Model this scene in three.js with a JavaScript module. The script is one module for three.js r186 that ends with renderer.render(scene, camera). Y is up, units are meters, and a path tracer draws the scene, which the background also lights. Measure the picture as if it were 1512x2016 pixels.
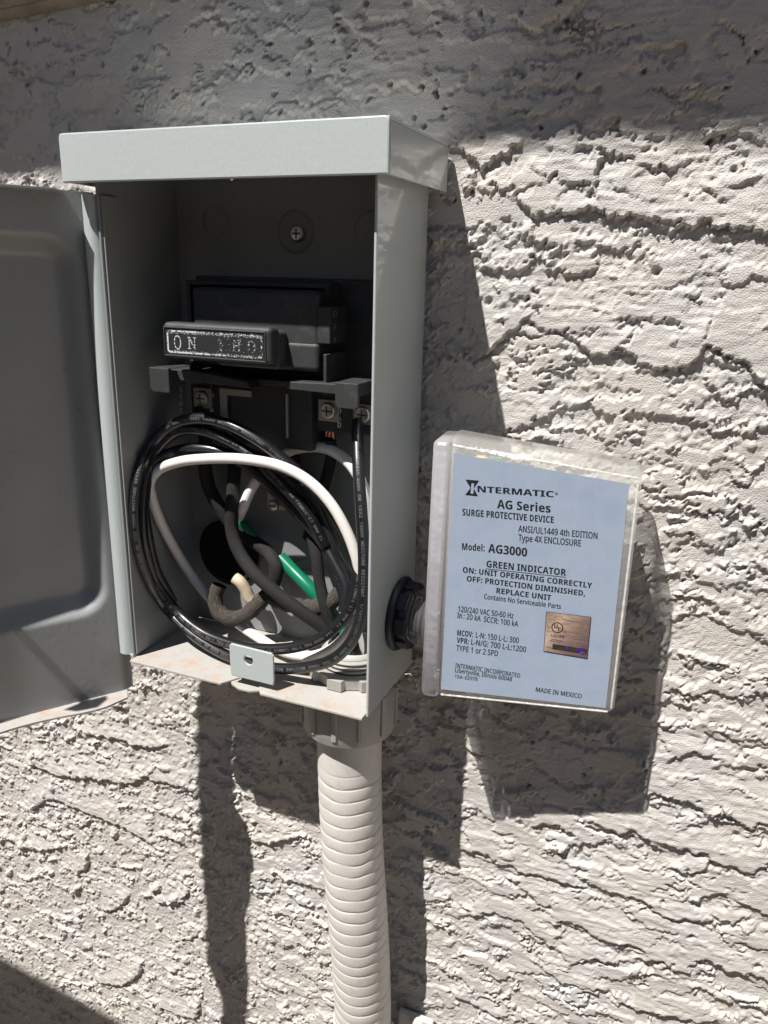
import * as THREE from 'three';
import { RoundedBoxGeometry } from 'three/addons/geometries/RoundedBoxGeometry.js';
import { mergeGeometries, toCreasedNormals } from 'three/addons/utils/BufferGeometryUtils.js';
import { MarchingCubes } from 'three/addons/objects/MarchingCubes.js';
import { createNoise2D } from 'simplex-noise';

// ------------------------------------------------------------------ camera, sky, sun, exposure
const scene = new THREE.Scene();
const ROT = [[0.9228845592828989, 0.022316006347740287, -0.3844295593445694], [-0.13251229626637226, 0.9557525399439067, -0.2626358195847681], [0.3615585451560858, 0.2933241862708176, 0.8850064068542792]];
const EYE = [0.19869092, 0.20364821, 0.36245098], FPX = 1531.211;
const camera = new THREE.PerspectiveCamera(66.714, 0.75, 0.02, 60);
{
  const m = new THREE.Matrix4().set(ROT[0][0], ROT[1][0], ROT[2][0], 0, ROT[0][1], ROT[1][1], ROT[2][1], 0, ROT[0][2], ROT[1][2], ROT[2][2], 0, 0, 0, 0, 1);
  camera.quaternion.setFromRotationMatrix(m);
  camera.position.set(...EYE);
  scene.add(camera);
}
const renderer = new THREE.WebGLRenderer({ antialias: true });
renderer.toneMapping = THREE.LinearToneMapping;
renderer.toneMappingExposure = 1.52;
renderer.shadowMap.enabled = true;
const SKY = 0.17;
{
  const w = 256, h = 128, d = new Float32Array(w * h * 4);
  for (let j = 0; j < h; j++) {
    const el = ((j + 0.5) / h - 0.5) * Math.PI, t = Math.max(0, Math.sin(el)), k = Math.pow(1 - t, 3);
    for (let i = 0; i < w; i++) {
      const o = (j * w + i) * 4;
      d[o] = SKY * (0.24 + 0.66 * k); d[o + 1] = SKY * (0.44 + 0.5 * k); d[o + 2] = SKY * (0.86 + 0.06 * k); d[o + 3] = 1;
    }
  }
  const t = new THREE.DataTexture(d, w, h, THREE.RGBAFormat, THREE.FloatType);
  t.mapping = THREE.EquirectangularReflectionMapping; t.magFilter = THREE.LinearFilter; t.minFilter = THREE.LinearFilter; t.needsUpdate = true;
  scene.background = t; scene.environment = t;
}
const SUN = new THREE.Vector3(-0.5355, 1.932, 1);
const sun = new THREE.DirectionalLight(new THREE.Color(1, 0.955, 0.89), 5);
sun.position.copy(SUN).multiplyScalar(1.5); sun.castShadow = true;
Object.assign(sun.shadow.camera, { left: -1, right: 1, top: 1, bottom: -1, near: 0.1, far: 6 });
sun.shadow.mapSize.set(4096, 4096); sun.shadow.bias = -0.0004;
scene.add(sun, sun.target);

// ------------------------------------------------------------------ helpers
const V = (x, y, z) => new THREE.Vector3(x, y, z);
function rng(seed) { let s = seed | 0; return () => { s = (s + 0x6d2b79f5) | 0; let t = Math.imul(s ^ (s >>> 15), 1 | s); t = (t + Math.imul(t ^ (t >>> 7), 61 | t)) ^ t; return ((t ^ (t >>> 14)) >>> 0) / 4294967296; }; }
const n1 = createNoise2D(rng(11)), n2 = createNoise2D(rng(23)), n3 = createNoise2D(rng(37)), n4 = createNoise2D(rng(51));
const sst = (a, b, x) => { const t = Math.min(1, Math.max(0, (x - a) / (b - a))); return t * t * (3 - 2 * t); };
const RY = (px, py) => { const a = (px - 756) / FPX, b = -(py - 1008) / FPX; return V(ROT[0][0] * a + ROT[1][0] * b - ROT[2][0], ROT[0][1] * a + ROT[1][1] * b - ROT[2][1], ROT[0][2] * a + ROT[1][2] * b - ROT[2][2]); };
const EV = V(...EYE);
// where the sight line of a photograph pixel meets a plane of the place
const P = (px, py, z) => { const d = RY(px, py); return d.multiplyScalar((z - EYE[2]) / d.z).add(EV); };
const PN = (px, py, o, n) => { const d = RY(px, py); const s = o.clone().sub(EV).dot(n) / d.dot(n); return d.multiplyScalar(s).add(EV); };
const used = new Map();
function numbered(name) { const k = used.get(name) || 0; used.set(name, k + 1); return k ? name + '_' + String(k).padStart(3, '0') : name; }
function mesh(name, geo, m, parent) {
  const o = new THREE.Mesh(Array.isArray(geo) ? merged(geo) : geo, m);
  o.castShadow = o.receiveShadow = true; o.name = parent ? name : numbered(name);
  (parent || scene).add(o); return o;
}
function merged(list) { return mergeGeometries(list.map((g) => { const k = g.index ? g.toNonIndexed() : g; for (const a of Object.keys(k.attributes)) if (!['position', 'normal', 'uv'].includes(a)) k.deleteAttribute(a); return k; })); }
function thing(name, label, category, pos, group) {
  const o = new THREE.Group(); o.name = numbered(name); if (pos) o.position.copy(pos); scene.add(o);
  o.userData = { label, category }; if (group) o.userData.group = group; return o;
}
function tag(o, label, category, group) { o.userData = { label, category }; if (group) o.userData.group = group; return o; }
// a rounded box between two corners
function rb(x0, x1, y0, y1, z0, z1, r = 0.0005, seg = 2) {
  const w = x1 - x0, h = y1 - y0, d = z1 - z0;
  const g = new RoundedBoxGeometry(w, h, d, seg, Math.min(r, w / 2.02, h / 2.02, d / 2.02)); g.translate((x0 + x1) / 2, (y0 + y1) / 2, (z0 + z1) / 2); return g;
}
// an extruded outline with a small bevel; outline in x,y, from z0 to z1
function slab(pts, z0, z1, bev = 0.0003, holes = []) {
  const s = new THREE.Shape(pts.map((p) => new THREE.Vector2(p[0], p[1])));
  for (const h of holes) { const q = new THREE.Path(); q.absarc(h[0], h[1], h[2], 0, Math.PI * 2, true); s.holes.push(q); }
  const g = new THREE.ExtrudeGeometry(s, { depth: z1 - z0 - 2 * bev, bevelEnabled: bev > 0, bevelThickness: bev, bevelSize: bev, bevelOffset: -bev, bevelSegments: 2, curveSegments: 20 });
  g.translate(0, 0, z0 + bev); return g;
}
const flat = (g) => { g.rotateX(Math.PI / 2); g.scale(1, 1, 1); return g; };          // outline in x,z: extrusion goes down -y
function cyl(r, h, at, dir, seg = 32, r2 = r) { const g = new THREE.CylinderGeometry(r2, r, h, seg); g.applyQuaternion(new THREE.Quaternion().setFromUnitVectors(V(0, 1, 0), dir.clone().normalize())); g.translate(at.x, at.y, at.z); return g; }
function lathe(pts, at, dir, seg = 40) { const g = new THREE.LatheGeometry(pts.map((p) => new THREE.Vector2(p[0], p[1])), seg); g.applyQuaternion(new THREE.Quaternion().setFromUnitVectors(V(0, 1, 0), dir.clone().normalize())); g.translate(at.x, at.y, at.z); return g; }
// tube with its print side (v = 0.5) towards FACE; uv in metres along, turns around
const FACE = V(0.35, 0.25, 0.9).normalize();
function tube(points, r, { step = 0.0012, seg = 14, rad = null, closed = true } = {}) {
  const c = new THREE.CatmullRomCurve3(points, false, 'centripetal'), L = c.getLength(), n = Math.max(8, Math.ceil(L / step));
  const pos = [], nor = [], uv = [], idx = [];
  let prevN = null;
  for (let i = 0; i <= n; i++) {
    const p = c.getPointAt(i / n), t = c.getTangentAt(i / n), N = FACE.clone().addScaledVector(t, -FACE.dot(t));
    if (N.lengthSq() < 0.02 && prevN) N.copy(prevN).addScaledVector(t, -prevN.dot(t));
    N.normalize(); if (prevN) { N.lerp(prevN, 0.6).addScaledVector(t, -N.dot(t)).normalize(); } prevN = N.clone();
    const B = t.clone().cross(N), rr = rad ? r * rad(i / n, L) : r;
    for (let k = 0; k <= seg; k++) {
      const a = (k / seg - 0.5) * 2 * Math.PI, d = N.clone().multiplyScalar(Math.cos(a)).addScaledVector(B, -Math.sin(a));
      pos.push(p.x + d.x * rr, p.y + d.y * rr, p.z + d.z * rr); nor.push(d.x, d.y, d.z); uv.push((i / n) * L, k / seg);
    }
  }
  for (let i = 0; i < n; i++) for (let k = 0; k < seg; k++) { const a = i * (seg + 1) + k, b = a + seg + 1; idx.push(a, b, a + 1, b, b + 1, a + 1); }
  if (closed) for (const e of [0, n]) {
    const p = c.getPointAt(e / n), t = c.getTangentAt(e / n).multiplyScalar(e ? 1 : -1), b = pos.length / 3;
    pos.push(p.x + t.x * r * 0.15, p.y + t.y * r * 0.15, p.z + t.z * r * 0.15); nor.push(t.x, t.y, t.z); uv.push(0, 0);
    for (let k = 0; k <= seg; k++) { const q = (e * (seg + 1) + k) * 3; pos.push(pos[q], pos[q + 1], pos[q + 2]); nor.push(t.x, t.y, t.z); uv.push(0, 0); }
    for (let k = 0; k < seg; k++) e ? idx.push(b, b + 1 + k, b + 2 + k) : idx.push(b, b + 2 + k, b + 1 + k);
  }
  const g = new THREE.BufferGeometry();
  g.setAttribute('position', new THREE.Float32BufferAttribute(pos, 3)); g.setAttribute('normal', new THREE.Float32BufferAttribute(nor, 3)); g.setAttribute('uv', new THREE.Float32BufferAttribute(uv, 2)); g.setIndex(idx);
  return g;
}
function boxUV(g, s = 1) { // uv in metres from the dominant axis
  const k = g.index ? g.toNonIndexed() : g, p = k.attributes.position, n = k.attributes.normal, uv = new Float32Array(p.count * 2);
  for (let i = 0; i < p.count; i++) {
    const ax = Math.abs(n.getX(i)), ay = Math.abs(n.getY(i)), az = Math.abs(n.getZ(i)), x = p.getX(i), y = p.getY(i), z = p.getZ(i);
    if (ax > ay && ax > az) { uv[2 * i] = z * s; uv[2 * i + 1] = y * s; } else if (ay > az) { uv[2 * i] = x * s; uv[2 * i + 1] = z * s; } else { uv[2 * i] = x * s; uv[2 * i + 1] = y * s; }
  }
  k.setAttribute('uv', new THREE.BufferAttribute(uv, 2)); return k;
}
function tex(w, h, f, srgb, repeat) {
  const d = new Uint8Array(w * h * 4);
  for (let j = 0; j < h; j++) for (let i = 0; i < w; i++) { const c = f(i / w, j / h), o = (j * w + i) * 4; d[o] = c[0] * 255; d[o + 1] = c[1] * 255; d[o + 2] = c[2] * 255; d[o + 3] = 255; }
  const t = new THREE.DataTexture(d, w, h); t.wrapS = t.wrapT = THREE.RepeatWrapping; t.magFilter = THREE.LinearFilter; t.minFilter = THREE.LinearMipmapLinearFilter; t.generateMipmaps = true;
  if (srgb) t.colorSpace = THREE.SRGBColorSpace; if (repeat) t.repeat.set(repeat, repeat); t.needsUpdate = true; return t;
}
// tiling noise
const seedOf = new Map([[n1, 1], [n2, 2], [n3, 3], [n4, 4]]);
function tn(n, u, v, f) {
  const sd = seedOf.get(n) * 7919, x = u * f, y = v * f, x0 = Math.floor(x), y0 = Math.floor(y), fx = x - x0, fy = y - y0, F = Math.round(f);
  const gr = (i, j, dx, dy) => { let hh = Math.imul(((i % F) + F) % F + 1, 374761393) ^ Math.imul(((j % F) + F) % F + 1, 668265263) ^ sd; hh = Math.imul(hh ^ (hh >>> 13), 1274126177); hh ^= hh >>> 16; const a = (hh >>> 0) / 4294967296 * 6.2831853; return Math.cos(a) * dx + Math.sin(a) * dy; };
  const q = (t) => t * t * t * (t * (t * 6 - 15) + 10), a = gr(x0, y0, fx, fy), b = gr(x0 + 1, y0, fx - 1, fy), c = gr(x0, y0 + 1, fx, fy - 1), d = gr(x0 + 1, y0 + 1, fx - 1, fy - 1), U = q(fx), W2 = q(fy);
  return 1.4 * (a + (b - a) * U + (c - a) * W2 + (a - b - c + d) * U * W2);
}
const clamp01 = (x) => Math.min(1, Math.max(0, x));
const lin = (r, g, b) => new THREE.Color().setRGB(r, g, b);

// ------------------------------------------------------------------ materials
const gritTex = tex(512, 512, (u, v) => { let s = 0; s = 0.5 + 0.28 * tn(n1, u, v, 90) + 0.2 * tn(n2, u, v, 200) + 0.12 * tn(n3, u, v, 400); s = clamp01(s); return [s, s, s]; }, false, 1 / 0.06);
const wallMat = new THREE.MeshStandardMaterial({ color: 0xffffff, vertexColors: true, roughness: 0.82, bumpMap: gritTex, bumpScale: 0.0005 });
const paintBump = tex(512, 512, (u, v) => { const s = clamp01(0.5 + 0.3 * tn(n1, u, v, 26) + 0.15 * tn(n2, u, v, 60)); return [s, s, s]; }, false, 1 / 0.08);
const dirtTex = (base, spot, lo, hi, sc) => tex(512, 512, (u, v) => {
  const a = 0.5 + 0.5 * (0.55 * tn(n1, u, v, sc) + 0.3 * tn(n2, u, v, Math.round(sc * 2.6)) + 0.25 * tn(n3, u, v, sc * 9)), m = sst(lo, hi, a), q = 1 + 0.022 * tn(n4, u, v, 120);
  return base.map((b, i) => clamp01((b + (spot[i] - b) * m) * q));
}, true, 1 / 0.14);
const grayC = [0.71, 0.742, 0.748];
const grayMap = dirtTex(grayC, [0.65, 0.655, 0.64], 0.74, 0.98, 11);
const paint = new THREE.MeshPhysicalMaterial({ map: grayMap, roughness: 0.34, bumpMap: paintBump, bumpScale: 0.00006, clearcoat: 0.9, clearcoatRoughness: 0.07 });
const shadedPaint = new THREE.MeshPhysicalMaterial({ map: dirtTex([0.535, 0.55, 0.55], [0.5, 0.5, 0.49], 0.7, 0.85, 14), roughness: 0.45, bumpMap: paintBump, bumpScale: 0.00006 });  // same grey paint, its colour darkened for the shade inside the box
const shadedDoorPaint = new THREE.MeshPhysicalMaterial({ map: dirtTex([0.56, 0.575, 0.58], [0.52, 0.52, 0.51], 0.68, 0.9, 14), roughness: 0.4, bumpMap: paintBump, bumpScale: 0.00008, clearcoat: 0.3, clearcoatRoughness: 0.25 });  // grey paint again, with the shade on the open door put into its colour
const rustMap = dirtTex([0.66, 0.655, 0.645], [0.675, 0.6, 0.545], 0.44, 0.8, 17);
const rusty = new THREE.MeshStandardMaterial({ map: rustMap, roughness: 0.85, bumpMap: gritTex, bumpScale: 0.0001 });
const blackP = new THREE.MeshStandardMaterial({ color: lin(0.035, 0.037, 0.039), roughness: 0.5, bumpMap: paintBump, bumpScale: 0.00008 });
const blackSwitch = new THREE.MeshStandardMaterial({ map: dirtTex([0.21, 0.215, 0.22], [0.27, 0.27, 0.27], 0.5, 0.8, 20), roughness: 0.55, bumpMap: paintBump, bumpScale: 0.00008 });
const steel = new THREE.MeshStandardMaterial({ color: lin(0.6, 0.58, 0.55), metalness: 1, roughness: 0.32 });
const dullSteel = new THREE.MeshStandardMaterial({ color: lin(0.42, 0.4, 0.36), metalness: 0.85, roughness: 0.45 });
const copper = new THREE.MeshStandardMaterial({ color: lin(0.75, 0.32, 0.18), metalness: 1, roughness: 0.35 });
const conduitMat = new THREE.MeshStandardMaterial({ map: dirtTex([0.79, 0.781, 0.765], [0.74, 0.725, 0.705], 0.55, 0.85, 12), roughness: 0.62, bumpMap: paintBump, bumpScale: 0.00005 });
const fittingMat = new THREE.MeshStandardMaterial({ map: dirtTex([0.62, 0.615, 0.6], [0.58, 0.56, 0.53], 0.5, 0.8, 12), roughness: 0.5 });
const whiteIns = new THREE.MeshPhysicalMaterial({ map: dirtTex([0.9, 0.885, 0.87], [0.8, 0.76, 0.7], 0.6, 0.85, 30), roughness: 0.42, clearcoat: 0.3, clearcoatRoughness: 0.25 });
const greenIns = new THREE.MeshPhysicalMaterial({ color: lin(0.004, 0.17, 0.09), roughness: 0.3, clearcoat: 0.5, clearcoatRoughness: 0.15 });
const creamIns = new THREE.MeshStandardMaterial({ color: lin(0.62, 0.52, 0.38), roughness: 0.55 });
const blackIns = new THREE.MeshPhysicalMaterial({ color: lin(0.012, 0.013, 0.016), roughness: 0.32, clearcoat: 0.4, clearcoatRoughness: 0.18 });
const dustyIns = new THREE.MeshStandardMaterial({ map: dirtTex([0.1, 0.1, 0.105], [0.33, 0.305, 0.28], 0.55, 0.85, 26), roughness: 0.75, bumpMap: gritTex, bumpScale: 0.0002 });
const dustier = new THREE.MeshStandardMaterial({ map: dirtTex([0.17, 0.165, 0.16], [0.45, 0.41, 0.365], 0.42, 0.68, 30), roughness: 0.85, bumpMap: gritTex, bumpScale: 0.0003 });

// ------------------------------------------------------------------ ground, added far yard wall, eave: outside the frame, they give the bounce and the shade
const G = -1.15;
{
  const g = new THREE.PlaneGeometry(60, 60); g.rotateX(-Math.PI / 2); g.translate(0, G, 0);
  mesh('ground', g, new THREE.MeshStandardMaterial({ color: lin(0.43, 0.375, 0.31), roughness: 0.95, map: tex(256, 256, (u, v) => { const s = clamp01(0.85 + 0.2 * tn(n1, u, v, 40)); return [s, s, s]; }, false, 40) })).userData.kind = 'structure';
  mesh('added_yard_wall', rb(-9, 9, G, 0.72, 2.6, 2.8, 0.01), new THREE.MeshStandardMaterial({ color: lin(0.3, 0.26, 0.22), roughness: 0.9 })).userData.kind = 'structure';  // unseen wall, added to dim the low light from the yard side
  const e = new THREE.Group(); e.name = 'eave'; e.userData.kind = 'structure'; scene.add(e);
  const wood = new THREE.MeshStandardMaterial({ color: lin(0.82, 0.79, 0.74), roughness: 0.8 });
  e.position.set(0, 0.735, 0); e.rotation.z = 0.0185;
  mesh('soffit', rb(-6, 6, 0.03, 0.05, -0.05, 0.232, 0.001), wood, e);
  mesh('fascia', rb(-6, 6, 0.004, 0.16, 0.232, 0.25, 0.002), wood, e);
  mesh('roof', rb(-6, 6, 0.16, 0.18, -0.4, 0.249, 0.002), new THREE.MeshStandardMaterial({ color: lin(0.25, 0.16, 0.12), roughness: 0.9 }), e);
}

// ------------------------------------------------------------------ stucco wall: a real height field
{
  const axis = (a, b, s, lo, hi) => { const r = []; let x = a, d = s; const left = []; while (x > lo) { d *= 1.22; x = Math.max(lo, x - d); left.push(x); } left.reverse(); r.push(...left); const n = Math.round((b - a) / s); for (let i = 0; i <= n; i++) r.push(a + (b - a) * i / n); x = b; d = s; while (x < hi) { d *= 1.22; x = Math.min(hi, x + d); r.push(x); } return r; };
  const X0 = -0.325, X1 = 0.29, Y0 = -0.458, Y1 = 0.348, ST = 0.00076;
  const xs = axis(X0, X1, ST, -3, 3), ys = axis(Y0, Y1, ST, G - 0.1, 0.85), nx = xs.length, ny = ys.length;
  const ix0 = xs.findIndex((x) => Math.abs(x - X0) < 1e-9), iy0 = ys.findIndex((y) => Math.abs(y - Y0) < 1e-9), nfx = Math.round((X1 - X0) / ST), nfy = Math.round((Y1 - Y0) / ST), sx = (X1 - X0) / nfx, sy = (Y1 - Y0) / nfy;
  const h = new Float32Array(nx * ny), plateM = new Float32Array(nx * ny);
  const fbm = (n, x, y, f, o) => { let s = 0, a = 1, t = 0; for (let i = 0; i < o; i++) { s += a * n(x * f, y * f); t += a; a *= 0.52; f *= 2.07; } return s / t; };
  for (let j = 0; j < ny; j++) for (let i = 0; i < nx; i++) {
    const x = xs[i], y = ys[j], k = j * nx + i;
    // how granular this part of the wall is: lower left rough, lower right smeared, under the eave smooth
    const zone = sst(-0.02, -0.14, x + 0.25 * y) * sst(0.05, -0.05, y), eaves = sst(0.225, 0.275, y);
    const wx = x + 0.0035 * n3(x * 60, y * 60) + 0.0016 * n4(x * 240, y * 240), wy = y + 0.003 * n4(x * 55 + 9, y * 70) + 0.0016 * n3(x * 250, y * 250 + 5);
    let base = -0.0013 + 0.0005 * fbm(n1, x, y, 80, 3) + 0.00036 * fbm(n2, x, y, 330, 2) * (1 - 0.5 * eaves);
    const p1 = fbm(n1, wx * 0.34 + 3, wy, 46, 3) - 0.08 - 0.2 * zone + 0.3 * eaves, p2 = fbm(n2, wx * 0.3 - 5, wy, 60, 3) - 0.22 * zone;
    const m1 = sst(0.02, 0.05, p1), m2 = sst(0.2, 0.23, p2), rub = sst(0.1, -0.1, y + 0.35 * x);
    const streak = (0.00013 * n3(wx * 30, y * 620 + x * 70) + 0.00016 * n4(wx * 18, y * 260 + x * 25)) * (0.35 + 0.65 * rub);
    const lvl1 = -0.0003 + 0.0005 * n2(x * 26, y * 34) + streak, lvl2 = 0.0006 + 0.0004 * n1(x * 22 + 4, y * 30) + streak;
    const a = lvl1 - 0.0014 * (1 - m1), b = lvl2 - 0.0024 * (1 - m2);
    let v = Math.max(base, a, b);
    plateM[k] = (v > base + 1e-6 ? 1 : 0);
    v += 0.0001 * n2(x * 420, y * 420) + 0.00012 * n3(x * 800, y * 800);
    h[k] = v;
  }
  // thick torn plates whose lower edges are seen in the photograph
  const put = (pts, ox, oy, s, T, L) => {
    T *= 0.54; const q = pts.map(([a, b]) => P(ox + a / s, oy + b / s, 0.0005)), R = Math.max(0.03, L * 2.2);
    let ax = 1, bx = -1, ay = 1, by = -1; for (const p of q) { ax = Math.min(ax, p.x); bx = Math.max(bx, p.x); ay = Math.min(ay, p.y); by = Math.max(by, p.y); }
    const i0 = Math.max(0, Math.floor((ax - 0.012 - X0) / sx)), i1 = Math.min(nfx, Math.ceil((bx + 0.012 - X0) / sx)), j0 = Math.max(0, Math.floor((ay - 0.006 - Y0) / sy)), j1 = Math.min(nfy, Math.ceil((by + R - Y0) / sy));
    for (let j = j0; j <= j1; j++) for (let i = i0; i <= i1; i++) {
      const x0 = X0 + i * sx, y0 = Y0 + j * sy, x = x0 + 0.0013 * n3(x0 * 150, y0 * 150) + 0.0005 * n4(x0 * 420, y0 * 420), y = y0 + 0.0014 * n4(x0 * 140 + 3, y0 * 140) + 0.0006 * n3(x0 * 450, y0 * 450);
      let best = 1e9, side = 1, end = 0;
      for (let s2 = 0; s2 < q.length - 1; s2++) {
        const A = q[s2], B = q[s2 + 1], ex = B.x - A.x, ey = B.y - A.y, l2 = ex * ex + ey * ey, t0 = ((x - A.x) * ex + (y - A.y) * ey) / l2, t = Math.min(1, Math.max(0, t0)), dx = x - A.x - ex * t, dy = y - A.y - ey * t, d = Math.hypot(dx, dy);
        if (d < best) { best = d; side = ex * dy - ey * dx; end = (s2 === 0 && t0 < 0) || (s2 === q.length - 2 && t0 > 1) ? 1 : 0; }
      }
      const k = (j + iy0) * nx + i + ix0;
      const endf = end ? sst(0.01, 0.001, best) : 1;
      if (side > 0) { const f = endf * (best < 0.0008 ? 0.75 + 0.25 * best / 0.0008 : 1) * Math.exp(-Math.pow(best / L, 1.5)), top = T * f + 0.0002 * n1(x0 * 60, y0 * 300); h[k] = Math.max(h[k] + 0.25 * T * f, top * 0.9 + (1 - f) * h[k]); if (f > 0.3) plateM[k] = 1; }
      else if (best < 0.004) h[k] -= 0.0005 * endf * sst(0.0025, 0.0003, best);
    }
  };
  const A = (T, L, ...f) => { const pts = []; for (let i = 0; i < f.length; i += 2) pts.push([f[i], f[i + 1]]); put(pts, 840, 260, 2.25, T, L); };
  const B = (T, L, ...f) => { const pts = []; for (let i = 0; i < f.length; i += 2) pts.push([f[i], f[i + 1]]); put(pts, 900, 1400, 2.47, T, L); };
  const C = (T, L, ...f) => { const pts = []; for (let i = 0; i < f.length; i += 2) pts.push([f[i], f[i + 1]]); put(pts, 0, 1360, 2.7, T, L); };
  const D = (T, L, ...f) => { const pts = []; for (let i = 0; i < f.length; i += 2) pts.push([f[i], f[i + 1]]); put(pts, 756, 0, 2, T, L); };
  A(0.0034, 0.012, 190, 115, 245, 175, 300, 115, 350, 100, 385, 70);
  A(0.0038, 0.014, 490, 180, 535, 215, 580, 190, 620, 240, 700, 220, 735, 270, 770, 140);
  A(0.0032, 0.008, 290, 235, 350, 255, 430, 250, 490, 230);
  A(0.0042, 0.011, 420, 320, 470, 365, 540, 380, 620, 350, 720, 350, 830, 375, 920, 370, 1000, 385, 1100, 405, 1180, 420, 1210, 395, 1300, 425, 1360, 430, 1440, 430, 1520, 445);
  A(0.0028, 0.012, 840, 250, 900, 275, 960, 300, 1020, 315);
  A(0.0034, 0.018, 275, 970, 330, 920, 390, 880, 440, 825);
  A(0.0022, 0.016, 450, 820, 470, 850, 540, 880, 620, 880, 720, 880, 760, 860);
  A(0.0034, 0.016, 685, 945, 720, 985, 770, 995, 830, 980, 890, 910);
  A(0.004, 0.022, 870, 970, 930, 1010, 1000, 1040, 1080, 1050, 1150, 1040, 1215, 985, 1245, 890);
  A(0.004, 0.024, 1240, 950, 1290, 960, 1330, 1010, 1390, 1000, 1440, 1050, 1475, 1100, 1530, 1140);
  A(0.003, 0.016, 350, 1335, 420, 1310, 480, 1290, 520, 1270);
  A(0.0026, 0.014, 830, 830, 940, 828, 1000, 835, 1080, 835, 1110, 850);
  A(0.003, 0.01, 980, 150, 1010, 165, 1060, 160); A(0.003, 0.01, 1250, 270, 1290, 300, 1320, 290); A(0.0028, 0.01, 1340, 235, 1380, 245, 1410, 230);
  B(0.004, 0.02, 945, 400, 1020, 400, 1100, 440, 1150, 450, 1220, 500, 1300, 500, 1350, 530, 1430, 570, 1460, 540, 1530, 550);
  B(0.0038, 0.016, 940, 630, 1010, 640, 1080, 665, 1200, 690, 1250, 730, 1320, 750, 1430, 790, 1480, 750, 1530, 745);
  B(0.0034, 0.016, 60, 680, 130, 690, 200, 740, 270, 750, 330, 790, 430, 805, 500, 830, 570, 850);
  B(0.0032, 0.015, 620, 820, 700, 860, 790, 890, 880, 920, 940, 950, 1000, 1000, 1080, 1015, 1170, 1015);
  B(0.0038, 0.018, 480, 1030, 560, 1025, 620, 1050, 690, 1110, 780, 1130, 850, 1135, 920, 1180);
  B(0.0036, 0.016, 930, 1210, 1000, 1215, 1050, 1260, 1130, 1265, 1160, 1210, 1230, 1210, 1290, 1260, 1400, 1275, 1530, 1310);
  B(0.0032, 0.014, 870, 1450, 960, 1470, 1050, 1490, 1110, 1500, 1160, 1515, 1240, 1510);
  B(0.003, 0.012, 400, 555, 440, 545, 490, 560, 540, 590); B(0.0036, 0.014, 680, 550, 740, 570, 790, 605, 830, 570, 890, 600, 940, 640);
  B(0.003, 0.012, 560, 1240, 610, 1215, 660, 1210, 740, 1220); B(0.003, 0.014, 280, 840, 340, 880, 400, 930, 450, 950); B(0.003, 0.012, 1360, 1125, 1430, 1140, 1530, 1170);
  B(0.0034, 0.012, 1060, 230, 1120, 205, 1210, 215); B(0.003, 0.01, 1090, 780, 1150, 800, 1220, 750); B(0.003, 0.01, 0, 1390, 60, 1420, 120, 1450, 180, 1480); B(0.0028, 0.012, 1300, 1020, 1340, 1030, 1370, 1020);
  B(0.0028, 0.016, 100, 990, 200, 985, 300, 1020, 400, 1100, 450, 1140); B(0.0028, 0.012, 440, 1265, 520, 1330, 600, 1340, 680, 1355); B(0.003, 0.014, 1400, 940, 1450, 960, 1530, 1000); B(0.003, 0.016, 100, 200, 200, 225, 290, 210, 350, 230, 420, 290, 500, 340, 620, 355); B(0.003, 0.012, 1180, 40, 1160, 60);
  C(0.0036, 0.012, 170, 395, 260, 430, 330, 455, 430, 460, 500, 465, 580, 480, 660, 495, 730, 480);
  C(0.0028, 0.009, 450, 225, 520, 240, 600, 255, 660, 270); C(0.003, 0.009, 700, 290, 780, 300, 850, 300); C(0.003, 0.012, 760, 455, 860, 490, 930, 500, 1010, 525);
  C(0.0032, 0.014, 180, 625, 230, 585, 290, 570, 360, 610, 430, 635, 500, 665, 560, 690, 640, 720, 720, 760, 790, 800);
  C(0.003, 0.012, 1370, 800, 1440, 810, 1530, 790); C(0.003, 0.01, 880, 1130, 950, 1140, 985, 1090); C(0.003, 0.012, 540, 1555, 650, 1570, 745, 1510, 750, 1470); C(0.003, 0.012, 860, 1690, 960, 1730, 1040, 1740, 1055, 1690);
  C(0.0028, 0.012, 410, 970, 450, 960, 465, 900); C(0.0026, 0.012, 570, 1170, 640, 1150, 670, 1110); C(0.0026, 0.01, 120, 830, 220, 850, 300, 840); C(0.0028, 0.01, 850, 1450, 900, 1500, 940, 1490); C(0.0028, 0.01, 1080, 1310, 1190, 1340, 1240, 1300);
  D(0.003, 0.014, 520, 80, 560, 120, 600, 130, 640, 90, 720, 55, 770, 20); D(0.003, 0.012, 880, 285, 940, 290, 965, 262); D(0.003, 0.012, 790, 335, 850, 345, 855, 400); D(0.003, 0.012, 1140, 175, 1180, 165, 1200, 200); D(0.0036, 0.014, 1320, 80, 1360, 110, 1420, 125, 1430, 180); D(0.003, 0.012, 850, 470, 920, 470, 935, 510);
  D(0.003, 0.012, 1180, 340, 1230, 345, 1230, 300); D(0.0028, 0.012, -60, 350, -10, 360, 60, 330, 130, 350); D(0.003, 0.01, -330, 400, -270, 410, -250, 380); D(0.003, 0.01, -160, 350, -100, 390, -80, 440); D(0.003, 0.012, -170, 120, -190, 60, -130, 100); D(0.003, 0.012, 330, 40, 345, 10);
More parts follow.
